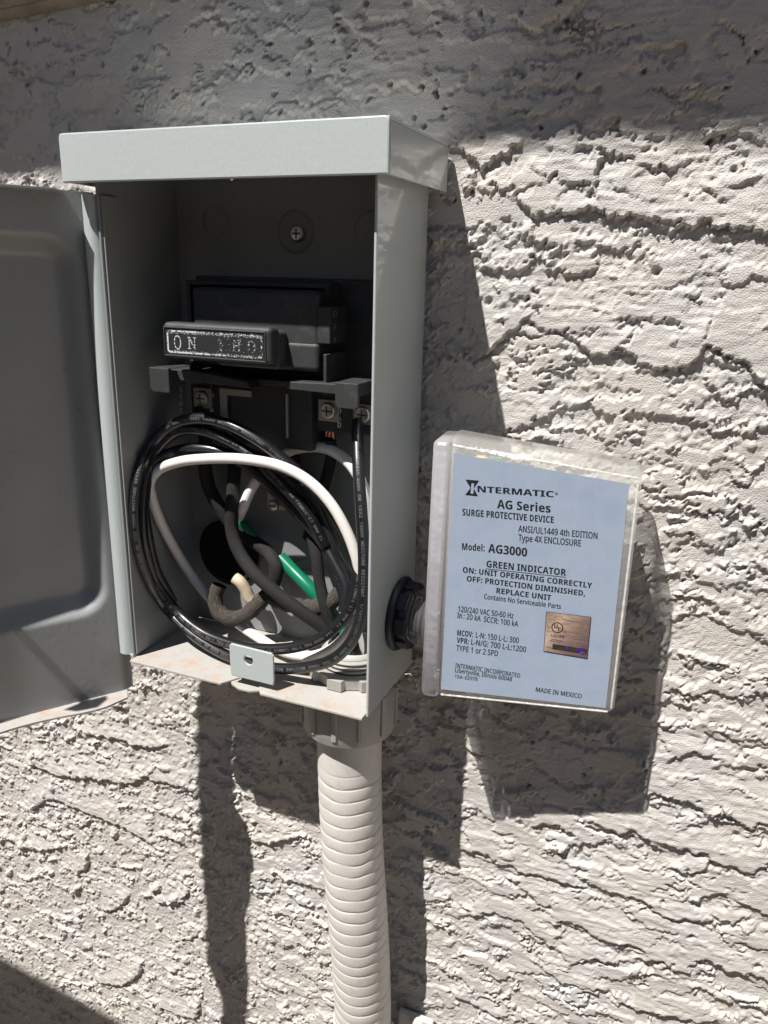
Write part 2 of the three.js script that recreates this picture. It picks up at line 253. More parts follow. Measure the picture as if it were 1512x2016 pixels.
  // spattered lumps and pits
  const r = rng(77), splat = (cx, cy, R, H, el, an) => {
    const i0 = Math.max(0, Math.floor((cx - R * 1.6 - X0) / sx)), i1 = Math.min(nfx, Math.ceil((cx + R * 1.6 - X0) / sx)), j0 = Math.max(0, Math.floor((cy - R * 1.6 - Y0) / sy)), j1 = Math.min(nfy, Math.ceil((cy + R * 1.6 - Y0) / sy)), ca = Math.cos(an), sa = Math.sin(an);
    for (let j = j0; j <= j1; j++) for (let i = i0; i <= i1; i++) {
      const x = X0 + i * sx - cx, y = Y0 + j * sy - cy, u = (x * ca + y * sa) / el, v = (-x * sa + y * ca) * el, d = Math.hypot(u, v) / R * (1 + 0.3 * n3(i * 0.35, j * 0.35));
      if (d >= 1) continue; const k = (j + iy0) * nx + i + ix0; h[k] += H * (H > 0 ? Math.sqrt(1 - d * d) : 1 - d * d * d);
    }
  };
  const onPlate = (x, y) => { const i = Math.round((x - X0) / sx), j = Math.round((y - Y0) / sy); return plateM[(j + iy0) * nx + i + ix0]; };
  for (let k = 0; k < 30000; k++) {
    const x = X0 + r() * (X1 - X0), y = Y0 + r() * (Y1 - Y0), pl = onPlate(x, y), cl = 0.5 + 0.5 * n2(x * 28, y * 34 + 8), up = sst(0.225, 0.275, y), zone = sst(-0.02, -0.14, x + 0.25 * y) * sst(0.05, -0.05, y);
    const keep = (pl ? 0.1 : 0.4 + 0.85 * cl * cl) * (1 - 0.75 * up); const q = r(), e = r(), an = r() * 3.14, big = r();
    if (q > keep + 0.25 * zone) continue;
    const R = 0.0009 + 0.0016 * Math.pow(e, 2.2) + (big > 0.985 ? 0.0022 : 0); splat(x, y, R, R * (0.3 + 0.32 * big) * (1 - 0.25 * sst(0.05, -0.1, y) * sst(0, 0.1, x)), 0.8 + 0.5 * big, an);
  }
  for (let k = 0; k < 900; k++) { const x = X0 + r() * (X1 - X0), y = Y0 + r() * (Y1 - Y0), c = n1(x * 34 + 2, y * 34), R = 0.0008 + 0.0014 * r() * r(), e = 0.8 + r() * 0.9, an = r() * 3; if (c < 0.1) continue; splat(x, y, R, -0.0022 - 0.0012 * r(), e, an); }
  for (let k = 0; k < 200; k++) { const x = X0 + r() * (X1 - X0), y = 0.235 + r() * 0.11, c = n2(x * 30 + 5, y * 40), R = 0.0008 + 0.0013 * r() * r(), e = 0.7 + r(), an = r() * 3; if (c < 0) continue; splat(x, y, R, -0.003 - 0.0015 * r(), e, an); }
  const pos = new Float32Array(nx * ny * 3), uv = new Float32Array(nx * ny * 2), col = new Float32Array(nx * ny * 3), idx = new Uint32Array((nx - 1) * (ny - 1) * 6);
  for (let j = 0; j < ny; j++) for (let i = 0; i < nx; i++) {
    const k = j * nx + i, x = xs[i], y = ys[j]; let v = h[k];
    if (x > -0.074 && x < 0.074 && y > -0.004 && y < 0.262) v = Math.min(v, 0.0012);
    pos[3 * k] = x; pos[3 * k + 1] = y; pos[3 * k + 2] = v; uv[2 * k] = x; uv[2 * k + 1] = y;
    const t = 1 + 0.05 * n1(x * 9, y * 9) + 0.04 * n2(x * 70, y * 70), warm = 0.03 * n3(x * 14, y * 14) + 0.04 * sst(0.3, 0.7, n4(x * 160, y * 160));
    col[3 * k] = 0.505 * t * (1 + 0.5 * warm); col[3 * k + 1] = 0.486 * t; col[3 * k + 2] = 0.468 * t * (1 - 0.9 * warm);
  }
  let q = 0; for (let j = 0; j < ny - 1; j++) for (let i = 0; i < nx - 1; i++) { const a = j * nx + i, b = a + 1, c = a + nx, d = c + 1; idx[q++] = a; idx[q++] = b; idx[q++] = d; idx[q++] = a; idx[q++] = d; idx[q++] = c; }
  const g = new THREE.BufferGeometry(); g.setAttribute('position', new THREE.BufferAttribute(pos, 3)); g.setAttribute('uv', new THREE.BufferAttribute(uv, 2)); g.setAttribute('color', new THREE.BufferAttribute(col, 3)); g.setIndex(new THREE.BufferAttribute(idx, 1)); g.computeVertexNormals();
  tag(mesh('stucco_wall', g, wallMat), 'rough pale greige stucco wall with torn troweled plates behind the grey box', 'wall');
}

{ // rounded brownish strip along the wall, of which only the upper left corner of the view shows an end
  const a = P(0, 24, 0.012), b = P(250, -26, 0.012), t = rb(-2, 2, 0, 0.09, -0.02, 0.0, 0.0098, 6), o = mesh('corner_strip', boxUV(t), new THREE.MeshStandardMaterial({ map: dirtTex([0.6, 0.56, 0.51], [0.54, 0.5, 0.44], 0.4, 0.7, 12), roughness: 0.9, bumpMap: gritTex, bumpScale: 0.0008 }));
  o.position.copy(a); o.rotation.z = Math.atan2(b.y - a.y, b.x - a.x); tag(o, 'brownish rounded strip crossing the upper left corner above the box', 'trim');
}

// ------------------------------------------------------------------ the grey metal enclosure
const W = 0.07, H = 0.2389, DP = 0.0615;
const box = thing('metal_enclosure', 'open grey metal electrical enclosure fixed to the stucco wall, its door swung left', 'electrical box');
{
  const t = 0.0014;
  const back = mesh('back_panel', boxUV(rb(-W + t, W - t, t, 0.2572, 0.0026, 0.004, 0.0002)), shadedPaint, box);
  // right side with the round hole is one sheet; left the same without
  const side = (x0) => boxUV(rb(x0, x0 + t, 0, 0.2572, 0.0022, DP, 0.0006, 3));
  mesh('side_panel', side(W - t), paint, box); mesh('side_panel', side(-W), shadedPaint, box);
  mesh('inner_flange', boxUV(rb(-W + t + 0.0002, -W + t + 0.0012, 0.003, H - 0.004, 0.05, DP - 0.0012, 0.0004)), shadedPaint, box);
  // floor, with the notch for the hasp in its front edge; rust and dust lie on it
  const fl = slab([[-W + t + 0.0002, 0.0042], [W - t - 0.0002, 0.0042], [W - t - 0.0002, 0.0655], [0.0125, 0.0655], [0.0062, 0.0562], [-0.0052, 0.0562], [-0.0108, 0.0655], [-W + t + 0.0002, 0.0655]], 0, t, 0.0003); flat(fl); fl.translate(0, t, 0);
  mesh('floor_panel', boxUV(fl), rusty, box);
  const hk = [[452, 1334], [456, 1348], [470, 1358], [492, 1363], [515, 1362], [535, 1356], [556, 1342], [540, 1336], [518, 1346], [500, 1348], [486, 1344], [480, 1336], [482, 1328], [466, 1325]].map(([a, b]) => { const p = PN(a, b, V(0, -0.0006, 0), V(0, 1, 0)); return [p.x, p.z]; }).reverse();
  const curl = slab(hk, 0, 0.0014, 0.0003); flat(curl); curl.translate(0, 0.0004, 0); mesh('curled_tab', boxUV(curl), rusty, box);
  const hp = mesh('hasp_tab', boxUV(slab([[-0.0062, 0.0052], [0.0182, 0.0052], [0.0186, 0.0075], [0.0186, 0.0215], [0.0176, 0.0228], [-0.0058, 0.0232], [-0.0068, 0.0222], [-0.0068, 0.0075]], 0.0608, 0.0622, 0.0004, [[0.0042, 0.0162, 0.0026]])), paint, box);
  // hood: front lip, two sides and top as separate folded sheets
  const hw = 0.07865, h0 = 0.239, h1 = 0.2591;
  const hood = mesh('hood', boxUV(slab(rr(-hw, hw, h0, h1 + 0.0001, 0.0006, 0.0022), 0.0702, 0.0721, 0.0007)), paint, box);
  mesh('hood_side', boxUV(rb(hw - 0.0014, hw - 0.0002, h0 + 0.0002, h1 - 0.0012, 0.002, 0.0699, 0.0003)), paint, hood);
  mesh('hood_side', boxUV(rb(-hw + 0.0002, -hw + 0.0014, h0 + 0.0002, h1 - 0.0012, 0.002, 0.0699, 0.0003)), paint, hood);
  mesh('hood_top', boxUV(rb(-hw + 0.0002, hw - 0.0002, h1 - 0.0011, h1, 0.002, 0.0715, 0.0004)), paint, hood);
  mesh('drip_bead', new THREE.SphereGeometry(0.0008, 10, 8).translate(...P(456, 352, 0.0705).toArray()), new THREE.MeshPhysicalMaterial({ color: 0xffffff, roughness: 0.1, metalness: 0.6 }), hood);
  // rolled hinge leaf left of the opening
  const c = [[-W + 0.0001, DP - 0.0002]]; for (let k = 0; k <= 14; k++) { const a = Math.PI * (0.06 + 0.92 * k / 14); c.push([-0.0754 + 0.0044 * Math.cos(a), 0.0582 + 0.0042 * Math.sin(a)]); } c.push([-0.0794, 0.0555], [-0.078, 0.0555]); for (let k = 14; k >= 0; k--) { const a = Math.PI * (0.06 + 0.92 * k / 14); c.push([-0.0754 + 0.003 * Math.cos(a), 0.0582 + 0.0028 * Math.sin(a)]); } c.push([-W + 0.0001, DP - 0.0016]);
  const lf = slab(c, 0, 0.233, 0); flat(lf); lf.translate(0, 0.2352, 0); mesh('hinge_leaf', boxUV(toCreasedNormals(lf, 0.6)), paint, box);
  // knockouts and screws on the back panel
  const ring = (x, y, r) => lathe([[r, 0.0002], [r + 0.0006, 0.0006], [r + 0.0012, 0.0002]], V(x, y, 0.0039), V(0, 0, 1));
  mesh('knockout', [ring(0.0085, 0.0335, 0.0165), ring(0.0085, 0.0335, 0.0105)], shadedPaint, back);
  mesh('knockout', lathe([[0, 0], [0.009, 0], [0.0096, 0.0008], [0.0102, 0]], V(0.0435, 0.222, 0.0039), V(0, 0, 1)), shadedPaint, back);
  const screw = (p, r, par, nm = 'screw') => { const dk = mesh(nm, lathe([[0, 0.0012], [r * 0.75, 0.0012], [r, 0.0006], [r, -0.0004]], p, V(0, 0, 1), 24), steel, par); return mesh('cross_slot', [rb(p.x - r * 0.6, p.x + r * 0.6, p.y - r * 0.13, p.y + r * 0.13, p.z + 0.001, p.z + 0.00125, 0.0001), rb(p.x - r * 0.13, p.x + r * 0.13, p.y - r * 0.6, p.y + r * 0.6, p.z + 0.001, p.z + 0.00126, 0.0001)], blackP, par === box ? dk : par); };
  const es = mesh('embossed_boss', lathe([[0, 0.0016], [0.0075, 0.0016], [0.0095, 0.0008], [0.0105, 0]], V(0.0018, 0.2222, 0.0039), V(0, 0, 1)), shadedPaint, back);
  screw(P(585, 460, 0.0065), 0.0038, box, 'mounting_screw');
  mesh('embossed_boss', lathe([[0, 0.0012], [0.006, 0.0012], [0.008, 0.0002]], V(-0.0445, 0.2275, 0.0039), V(0, 0, 1)), shadedPaint, back);
  // the black bushing of the feed hole
  mesh('feed_hole_bushing', lathe([[0.0165, 0.0002], [0.0192, 0.0004], [0.0196, 0.0022], [0.0165, 0.003], [0.0158, 0.0012], [0, 0.0006]], V(-0.0435, 0.0475, 0.0039), V(0, 0, 1)), new THREE.MeshStandardMaterial({ color: lin(0.008, 0.008, 0.009), roughness: 0.9 }), box);
}
function rr(x0, x1, y0, y1, rb0, rt) { const p = []; const arc = (cx, cy, r, a0) => { for (let k = 0; k <= 5; k++) { const a = a0 + Math.PI / 2 * k / 5; p.push([cx + r * Math.cos(a), cy + r * Math.sin(a)]); } }; arc(x1 - rt, y1 - rt, rt, 0); arc(x0 + rt, y1 - rt, rt, Math.PI / 2); arc(x0 + rb0, y0 + rb0, rb0, Math.PI); arc(x1 - rb0, y0 + rb0, rb0, 1.5 * Math.PI); return p; }

// door: a pressed sheet, swung open to the left, with its lower flange
{
  const TH = 124.5 * Math.PI / 180, HG = V(-0.079, 0, 0.055), d = V(Math.cos(TH), 0, Math.sin(TH)), nrm = V(Math.sin(TH), 0, -Math.cos(TH));
  const L = 0.148, yb = -0.0235, yt = 0.2368, at = (s, y, o) => HG.clone().addScaledVector(d, s).addScaledVector(nrm, o).setY(y);
  const emb = (s, y) => { const r = 0.012, cx = 0.0775, cy = 0.1215, hx = 0.0665 - r, hy = 0.0925 - r, q = Math.hypot(Math.max(Math.abs(s - cx) - hx, 0), Math.max(Math.abs(y - cy) - hy, 0)) + Math.min(Math.max(Math.abs(s - cx) - hx, Math.abs(y - cy) - hy), 0) - r; const t = sst(0.0045, -0.0065, q); return -0.0095 * t + 0.0006 * n1(s * 20, y * 14) * t; };
  const sheet = (off, flip) => {
    const ns = 130, ny = 220, pos = [], uv = [], idx = [];
    for (let j = 0; j <= ny; j++) for (let i = 0; i <= ns; i++) { const s = -0.002 + (L + 0.002) * i / ns, y = yb + (yt - yb) * j / ny, p = at(s, y, emb(s, y) + off - 0.0018 * sst(0.004, -0.002, s)); pos.push(p.x, p.y, p.z); uv.push(s, y); }
    for (let j = 0; j < ny; j++) for (let i = 0; i < ns; i++) { const a = j * (ns + 1) + i, b = a + 1, c = a + ns + 1, e = c + 1; flip ? idx.push(a, b, e, a, e, c) : idx.push(a, e, b, a, c, e); }
    const g = new THREE.BufferGeometry(); g.setAttribute('position', new THREE.Float32BufferAttribute(pos, 3)); g.setAttribute('uv', new THREE.Float32BufferAttribute(uv, 2)); g.setIndex(idx); g.computeVertexNormals(); return g;
  };
  const door = mesh('door', merged([sheet(0, false), sheet(-0.0014, true)]), shadedDoorPaint, box);
  // lower flange: outline in (s, outwards) with the wavy free edge
  const out = [[0.002, 0]]; out.push([L, 0]); const wav = (s) => 0.0115 + 0.0022 * Math.sin(s * 75 + 0.6) * sst(0.0, 0.03, s) - 0.003 * sst(0.018, 0.002, s); for (let k = 24; k >= 0; k--) { const s = 0.004 + (L - 0.004) * k / 24; out.push([s, wav(s)]); }
  const fg = slab(out, 0, 0.0012, 0.0002), fp = fg.attributes.position; for (let i = 0; i < fp.count; i++) { const p = at(fp.getX(i), yb + fp.getZ(i) - 0.0012, fp.getY(i)); fp.setXYZ(i, p.x, p.y, p.z); } fg.computeVertexNormals();
  mesh('bottom_flange', boxUV(fg), rusty, door);
  const sg = slab([[yb, 0], [yt, 0], [yt, 0.0105], [yb + 0.004, 0.0105], [yb, 0.008]], 0, 0.0012, 0.0002), sp = sg.attributes.position; for (let i = 0; i < sp.count; i++) { const p = at(L - sp.getZ(i), sp.getX(i), sp.getY(i)); sp.setXYZ(i, p.x, p.y, p.z); } sg.computeVertexNormals();
  mesh('free_edge_flange', boxUV(sg), shadedDoorPaint, door);
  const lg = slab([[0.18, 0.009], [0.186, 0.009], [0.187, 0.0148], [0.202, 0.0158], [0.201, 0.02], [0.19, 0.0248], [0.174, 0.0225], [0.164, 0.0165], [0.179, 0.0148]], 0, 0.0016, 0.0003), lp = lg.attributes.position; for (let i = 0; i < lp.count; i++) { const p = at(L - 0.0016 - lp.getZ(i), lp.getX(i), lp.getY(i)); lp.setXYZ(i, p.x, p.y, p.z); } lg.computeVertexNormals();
  mesh('shadow_ear', boxUV(lg), shadedDoorPaint, door);  // unseen ear, added to widen the shadow that the door casts
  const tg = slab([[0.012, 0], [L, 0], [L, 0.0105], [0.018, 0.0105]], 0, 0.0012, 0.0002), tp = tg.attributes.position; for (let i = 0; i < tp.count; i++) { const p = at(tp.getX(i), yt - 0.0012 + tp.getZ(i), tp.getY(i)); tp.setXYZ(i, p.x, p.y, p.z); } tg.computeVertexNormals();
  mesh('top_flange', boxUV(tg), shadedDoorPaint, door);
}

// ------------------------------------------------------------------ pull-out switch
const canvasTex = (w, h, draw) => { const c = document.createElement('canvas'); c.width = w; c.height = h; const x = c.getContext('2d'); draw(x, w, h); const t = new THREE.CanvasTexture(c); t.colorSpace = THREE.SRGBColorSpace; t.anisotropy = 8; return t; };
function quadGeo(a, b, c, d, n = 1) { // tl, tr, br, bl
  const pos = [], uv = [], idx = [];
  for (let j = 0; j <= n; j++) for (let i = 0; i <= n; i++) { const u = i / n, v = j / n, p = a.clone().lerp(b, u).lerp(d.clone().lerp(c, u), v); pos.push(p.x, p.y, p.z); uv.push(u, 1 - v); }
  for (let j = 0; j < n; j++) for (let i = 0; i < n; i++) { const k = j * (n + 1) + i; idx.push(k, k + n + 1, k + 1, k + n + 1, k + n + 2, k + 1); }
  const g = new THREE.BufferGeometry(); g.setAttribute('position', new THREE.Float32BufferAttribute(pos, 3)); g.setAttribute('uv', new THREE.Float32BufferAttribute(uv, 2)); g.setIndex(idx); g.computeVertexNormals(); return g;
}
{
  const sw = thing('pull_out_switch', 'black pull-out disconnect switch with worn ON lettering inside the grey enclosure', 'switch', null);
  const S = (g) => boxUV(g);
  // housing: floor plate and a rim round the head
  mesh('housing', [S(rb(-0.049, 0.0655, 0.146, 0.2005, 0.004, 0.018, 0.001)), S(rb(-0.0452, 0.0335, 0.1962, 0.1984, 0.0175, 0.031, 0.0006)), S(rb(-0.0452, -0.0428, 0.1525, 0.1966, 0.0175, 0.0309, 0.0006)), S(rb(0.0312, 0.0335, 0.1525, 0.1966, 0.0175, 0.0311, 0.0006)), S(rb(-0.0372, -0.0358, 0.149, 0.1602, 0.02, 0.0425, 0.0004)), S(rb(0.0366, 0.0382, 0.1495, 0.168, 0.02, 0.0428, 0.0004))], blackSwitch, sw);
  const head = mesh('pull_out_head', [S(rb(-0.0352, 0.0333, 0.1592, 0.1954, 0.018, 0.0412, 0.0026, 4)), S(rb(0.0135, 0.0336, 0.1595, 0.1728, 0.022, 0.0418, 0.0024, 4))], blackSwitch, sw);
  mesh('side_tab', S(rb(0.0326, 0.0392, 0.1724, 0.1888, 0.024, 0.0412, 0.0006)), blackSwitch, head);
  // handle: stem and the wide bar, slightly skewed as seen
  const bar = rb(-0.0425, 0.0165, 0.1628, 0.1795, 0.0462, 0.0548, 0.0024, 4);
  const handle = mesh('pull_handle', [S(bar), S(rb(-0.0165, 0.0172, 0.1602, 0.1775, 0.0402, 0.0492, 0.0022, 4))], blackSwitch, head);
  const on = canvasTex(1024, 256, (x, w, h) => {
    x.fillStyle = '#2b2d2f'; x.fillRect(0, 0, w, h); x.strokeStyle = '#c9ced2'; x.lineWidth = 16; x.beginPath(); x.roundRect(22, 22, w - 44, h - 44, 26); x.stroke();
    x.fillStyle = '#b9bfc4'; x.font = 'bold 168px serif'; x.textBaseline = 'middle'; const ch = [['O', 95], ['N', 235], ['I', 560], ['H', 700], ['O', 850]];
    for (const [c, a] of ch) { x.save(); x.translate(a, h / 2 + 6); x.scale(0.72, 1); c === 'O' && a < 200 ? ((x.lineWidth = 14), (x.strokeStyle = '#c3c8cc'), x.beginPath(), x.ellipse(45, 0, 46, 66, 0, 0, 7), x.stroke()) : x.fillText(c, 0, 0); x.restore(); }
    const q = rng(5); // worn print: flecks of the dark plastic show through and bare metal flecks remain
    for (let k = 0; k < 2600; k++) { const a = q() * w, b = q() * h, wear = sst(0.22, 0.6, a / w) * 0.9 + 0.12; if (q() > wear) continue; x.fillStyle = 'rgba(40,42,44,0.9)'; x.beginPath(); x.ellipse(a, b, 3 + q() * 11, 2 + q() * 6, q() * 3, 0, 7); x.fill(); }
    x.fillStyle = 'rgba(42,44,46,0.96)'; x.beginPath(); x.ellipse(420, 120, 92, 86, 0.2, 0, 7); x.fill();
    for (let k = 0; k < 900; k++) { const e = q(), a = 20 + q() * (w - 40), b = e < 0.35 ? 22 + q() * 22 : e < 0.7 ? h - 44 + q() * 24 : q() * h; if (e >= 0.7 && (a < 520 || q() > 0.6)) continue; x.fillStyle = 'rgba(205,210,214,' + (0.4 + 0.6 * q()) + ')'; x.fillRect(a, b, 2 + q() * 9, 2 + q() * 5); }
  });
  mesh('handle_plate', quadGeo(V(-0.0405, 0.1766, 0.05502), V(0.0131, 0.1766, 0.05502), V(0.0131, 0.1648, 0.05502), V(-0.0405, 0.1648, 0.05502)), new THREE.MeshStandardMaterial({ map: on, roughness: 0.45 }), handle);
  mesh('plate_rim', [rb(-0.0415, 0.0141, 0.1768, 0.1776, 0.0545, 0.0554, 0.0003), rb(-0.0415, 0.0141, 0.1638, 0.1646, 0.0545, 0.0554, 0.0003), rb(-0.0415, -0.0408, 0.1646, 0.1768, 0.0545, 0.0554, 0.0003), rb(0.0134, 0.0141, 0.1646, 0.1768, 0.0545, 0.0554, 0.0003)].map(S), blackSwitch, handle);
  // bracket: shelf halves with the two hooked end tabs
  const shelfL = slab([[-0.0565, 0.1562], [-0.0345, 0.1562], [-0.0035, 0.1532], [-0.001, 0.1502], [-0.041, 0.151], [-0.043, 0.1554], [-0.0565, 0.1554]], 0.022, 0.045, 0.0004), shelfR = slab([[0.0175, 0.1547], [0.0555, 0.1558], [0.0555, 0.1505], [0.0185, 0.1512]], 0.022, 0.0452, 0.0004);
  const br = mesh('terminal_shield', [shelfL, shelfR, rb(-0.002, 0.0185, 0.1508, 0.1535, 0.022, 0.036, 0.0005)].map(S), blackSwitch, sw);
  const tab = (x0, x1, y0, y1, z) => slab([[x0, y1], [x1, y1], [x1, y0 + 0.001], [x1 - 0.001, y0], [x0 + 0.0016, y0], [x0, y0 + 0.0016]], z - 0.0022, z, 0.0004);
  mesh('hook_tab', [tab(-0.0578, -0.0462, 0.1445, 0.1566, 0.0472), rb(-0.0578, -0.0462, 0.1545, 0.1566, 0.024, 0.0462, 0.0005)].map(S), blackSwitch, br);
  mesh('hook_tab', [tab(0.0448, 0.0562, 0.145, 0.1566, 0.0474), rb(0.0448, 0.0562, 0.1545, 0.1566, 0.024, 0.0464, 0.0005)].map(S), blackSwitch, br);
  mesh('terminal_block', [S(rb(-0.0525, 0.0545, 0.128, 0.15, 0.004, 0.0215, 0.0008)), S(rb(-0.0255, 0.0215, 0.118, 0.15, 0.0045, 0.026, 0.0008))], blackP, sw);
  const term = (x0, x1, y0, y1) => {
    const t = mesh('terminal', S(rb(x0, x1, y0, y1, 0.0212, 0.0232, 0.0004)), dullSteel, sw), cx = (x0 + x1) / 2, cy = (y0 + y1) / 2, r = 0.0041;
    mesh('screw', lathe([[0, 0.0022], [r * 0.8, 0.0022], [r, 0.0012], [r, 0]], V(cx, cy, 0.0231), V(0, 0, 1), 28), steel, t);
    mesh('screw_slot', [rb(cx - r * 0.62, cx + r * 0.62, cy - 0.0004, cy + 0.0004, 0.0252, 0.02545, 0.0001), rb(cx - 0.0004, cx + 0.0004, cy - r * 0.62, cy + r * 0.62, 0.0252, 0.02546, 0.0001)], blackP, t);
  };
  const o = (a, z0, z1) => { const p = P(...a, z0); return p; };
  term(-0.0497, -0.0385, 0.1337, 0.1445); term(0.0238, 0.035, 0.1335, 0.1442); term(0.0426, 0.0535, 0.1337, 0.1435);
  mesh('contact_blade', S(slab([[-0.0305, 0.129], [-0.0262, 0.129], [-0.0262, 0.1425], [-0.0115, 0.1425], [-0.0115, 0.146], [-0.0305, 0.146]], 0.0262, 0.0274, 0.0003)), dullSteel, sw);
  mesh('contact_blade', S(rb(0.0085, 0.0096, 0.124, 0.146, 0.0262, 0.0285, 0.0003)), dullSteel, sw);
  // raised lettering beside the terminals and on the tab side
  const word = (s, a, b, c, d, ink = '#d2d4d4') => { const t = canvasTex(64, 256, (x, w, h) => { x.clearRect(0, 0, w, h); x.fillStyle = ink; x.font = 'bold 58px sans-serif'; x.textAlign = 'center'; x.textBaseline = 'middle'; const n = s.length; [...s].forEach((ch, i) => x.fillText(ch, w / 2, h * (i + 0.5) / n)); }); mesh('lettering', quadGeo(a, b, c, d), new THREE.MeshStandardMaterial({ map: t, transparent: true, roughness: 0.6 }), sw); };
  word('LOAD▲', P(410, 758, 0.0218), P(424, 759, 0.0218), P(424, 826, 0.0218), P(410, 824, 0.0218)); word('LOAD▲', P(661, 788, 0.0218), P(675, 789, 0.0218), P(675, 858, 0.0218), P(661, 856, 0.0218)); word('LINE', P(351, 760, 0.0218), P(362, 760, 0.0218), P(362, 816, 0.0218), P(351, 815, 0.0218)); word('OFF', V(0.0394, 0.1885, 0.0405), V(0.0394, 0.1885, 0.0325), V(0.0394, 0.171, 0.0325), V(0.0394, 0.171, 0.0405), '#6f7274');
  mesh('copper_strands', [0, 1, 2, 3, 4].map((k) => tube([P(641 + 4 * k, 828, 0.02), P(643 + 3 * k + (k % 2) * 3, 846, 0.0205), P(642 + 4 * k, 866, 0.019)], 0.0005, { step: 0.001, seg: 6 })), copper, sw);
}

// ------------------------------------------------------------------ wires
function printTex(text, L) {
  return canvasTex(2048, 128, (x, w, h) => { x.fillStyle = '#1b1c1f'; x.fillRect(0, 0, w, h); x.fillStyle = '#8f9294'; const k = w / L; x.save(); x.translate(20, h / 2 + 1); x.font = '15px monospace'; x.textBaseline = 'middle'; x.scale(k * 0.00150 / 9, 1); let s = text; while (s.length * 9 * (k * 0.00150 / 9) < w) s += '  ' + text; x.fillText(s, 0, 0); x.restore(); });
}
function wire(name, label, pts, r, m, { print, group, rad, cat = 'wire' } = {}) {
  const v = pts.map((p) => { const q = P(p[0], p[1], p[2] / 1000); for (const lim of [-0.0645, 0.0652]) if (Math.sign(lim) * (q.x - lim) > 0) { const d = RY(p[0], p[1]); q.copy(d.multiplyScalar((lim - EYE[0]) / d.x).add(EV)); } return q; });
  let mat = m;
  const L = new THREE.CatmullRomCurve3(v, false, 'centripetal').getLength();
  if (print) { const t = printTex(print, L); t.wrapS = t.wrapT = THREE.RepeatWrapping; t.repeat.set(1 / L, 1); mat = m.clone(); mat.color.setRGB(0.9, 0.9, 0.9); mat.map = t; }
  const o = mesh(name, tube(v, r, { rad, step: 0.0012, seg: 18 }), mat); tag(o, label, cat, group); return o;
}
const PR = '1/1015/1230/1335 600V OR 1032 1000V MOISTURE RESISTANT', PR2 = '12 AWG (3.31MM2) VW-1 TEW 600V FT1', R1 = 0.0029;
wire('black_wire', 'long glossy black wire from the right terminal looping outermost round the box bottom and left', [[704, 828, 24], [704, 870, 30], [706, 930, 38], [711, 1000, 44], [716, 1080, 47], [716, 1150, 49], [711, 1210, 50], [692, 1262, 50], [655, 1298, 50], [605, 1313, 50], [550, 1316, 50], [490, 1305, 49], [430, 1282, 46], [375, 1245, 42], [325, 1195, 38], [290, 1135, 36], [270, 1060, 36], [266, 985, 36], [278, 920, 36], [305, 868, 36], [345, 834, 36], [395, 824, 36], [445, 834, 36], [510, 868, 35], [570, 915, 33], [630, 975, 31], [672, 1040, 29], [700, 1100, 26]], R1, blackIns, { print: PR });
wire('black_wire', 'black printed wire nested just inside the outermost black loop', [[640, 1075, 27], [610, 1020, 29], [560, 960, 30], [505, 905, 31], [450, 868, 32], [400, 848, 33], [350, 850, 33], [310, 885, 33], [286, 940, 33], [279, 1000, 33], [284, 1070, 34], [305, 1140, 37], [345, 1200, 41], [395, 1243, 44], [455, 1268, 46], [520, 1278, 47], [590, 1272, 46], [645, 1248, 44], [685, 1205, 41], [702, 1150, 38], [700, 1090, 34], [675, 1030, 30]], R1, blackIns, { print: PR2 });
wire('black_wire', 'black wire with a bright highlight passing just above the white loop', [[340, 1185, 38], [306, 1120, 34], [290, 1050, 31], [284, 985, 30], [300, 915, 31], [340, 890, 31], [390, 883, 31], [440, 892, 29], [490, 920, 25], [540, 965, 23], [590, 1015, 22], [630, 1060, 24], [660, 1110, 28], [682, 1160, 32], [676, 1205, 36]], R1, blackIns, {});
wire('white_wire', 'bright white wire forming the wide loop in front of the black wires', [[712, 1150, 36], [702, 1100, 37], [682, 1045, 37], [650, 990, 37], [605, 945, 37], [550, 917, 37], [480, 904, 38], [410, 903, 39], [350, 910, 40], [310, 927, 41], [295, 950, 39], [302, 990, 33], [330, 1055, 27], [375, 1130, 23], [420, 1185, 20], [465, 1225, 21], [510, 1256, 26], [560, 1284, 32], [610, 1292, 36], [655, 1276, 37], [690, 1240, 36], [716, 1190, 34], [724, 1140, 30]], 0.0027, whiteIns, {});
wire('white_wire', 'white wire arching at the upper right behind the black loops', [[470, 1018, 16], [478, 1000, 20], [495, 962, 19], [520, 925, 16], [560, 893, 15], [605, 880, 17], [650, 886, 20], [690, 915, 24], [716, 960, 26], [726, 1010, 24], [728, 1070, 20]], 0.0028, whiteIns, {});
wire('black_cable', 'thick dusty black wire sloping down right across the middle of the box', [[462, 905, 16], [460, 950, 20], [457, 1000, 23], [457, 1045, 24], [470, 1085, 26], [500, 1128, 29], [545, 1168, 30], [590, 1202, 29], [640, 1238, 24], [668, 1265, 18]], 0.0036, dustyIns, { cat: 'cable' });
wire('taped_cable', 'old black cable with flaking tape rings curving at the left centre', [[405, 838, 14], [404, 880, 16], [404, 920, 16], [412, 960, 15], [430, 995, 14], [455, 1030, 12], [490, 1060, 11], [525, 1085, 14], [543, 1115, 18], [540, 1145, 19], [518, 1178, 19], [490, 1207, 20]], 0.0037, dustyIns, { cat: 'cable', rad: (u, L) => 1 + 0.05 * (Math.sin(u * L * 1400) > 0.6 ? 1 : 0) });
wire('dusty_cable', 'grey dust-covered cable end curled like a hook left of centre', [[432, 1152, 20], [424, 1172, 22], [426, 1196, 24], [440, 1213, 25], [462, 1218, 25], [484, 1210, 24], [504, 1193, 22], [520, 1176, 20]], 0.0043, dustier, { cat: 'cable', rad: (u) => 1 + 0.1 * n1(u * 9, 3) });
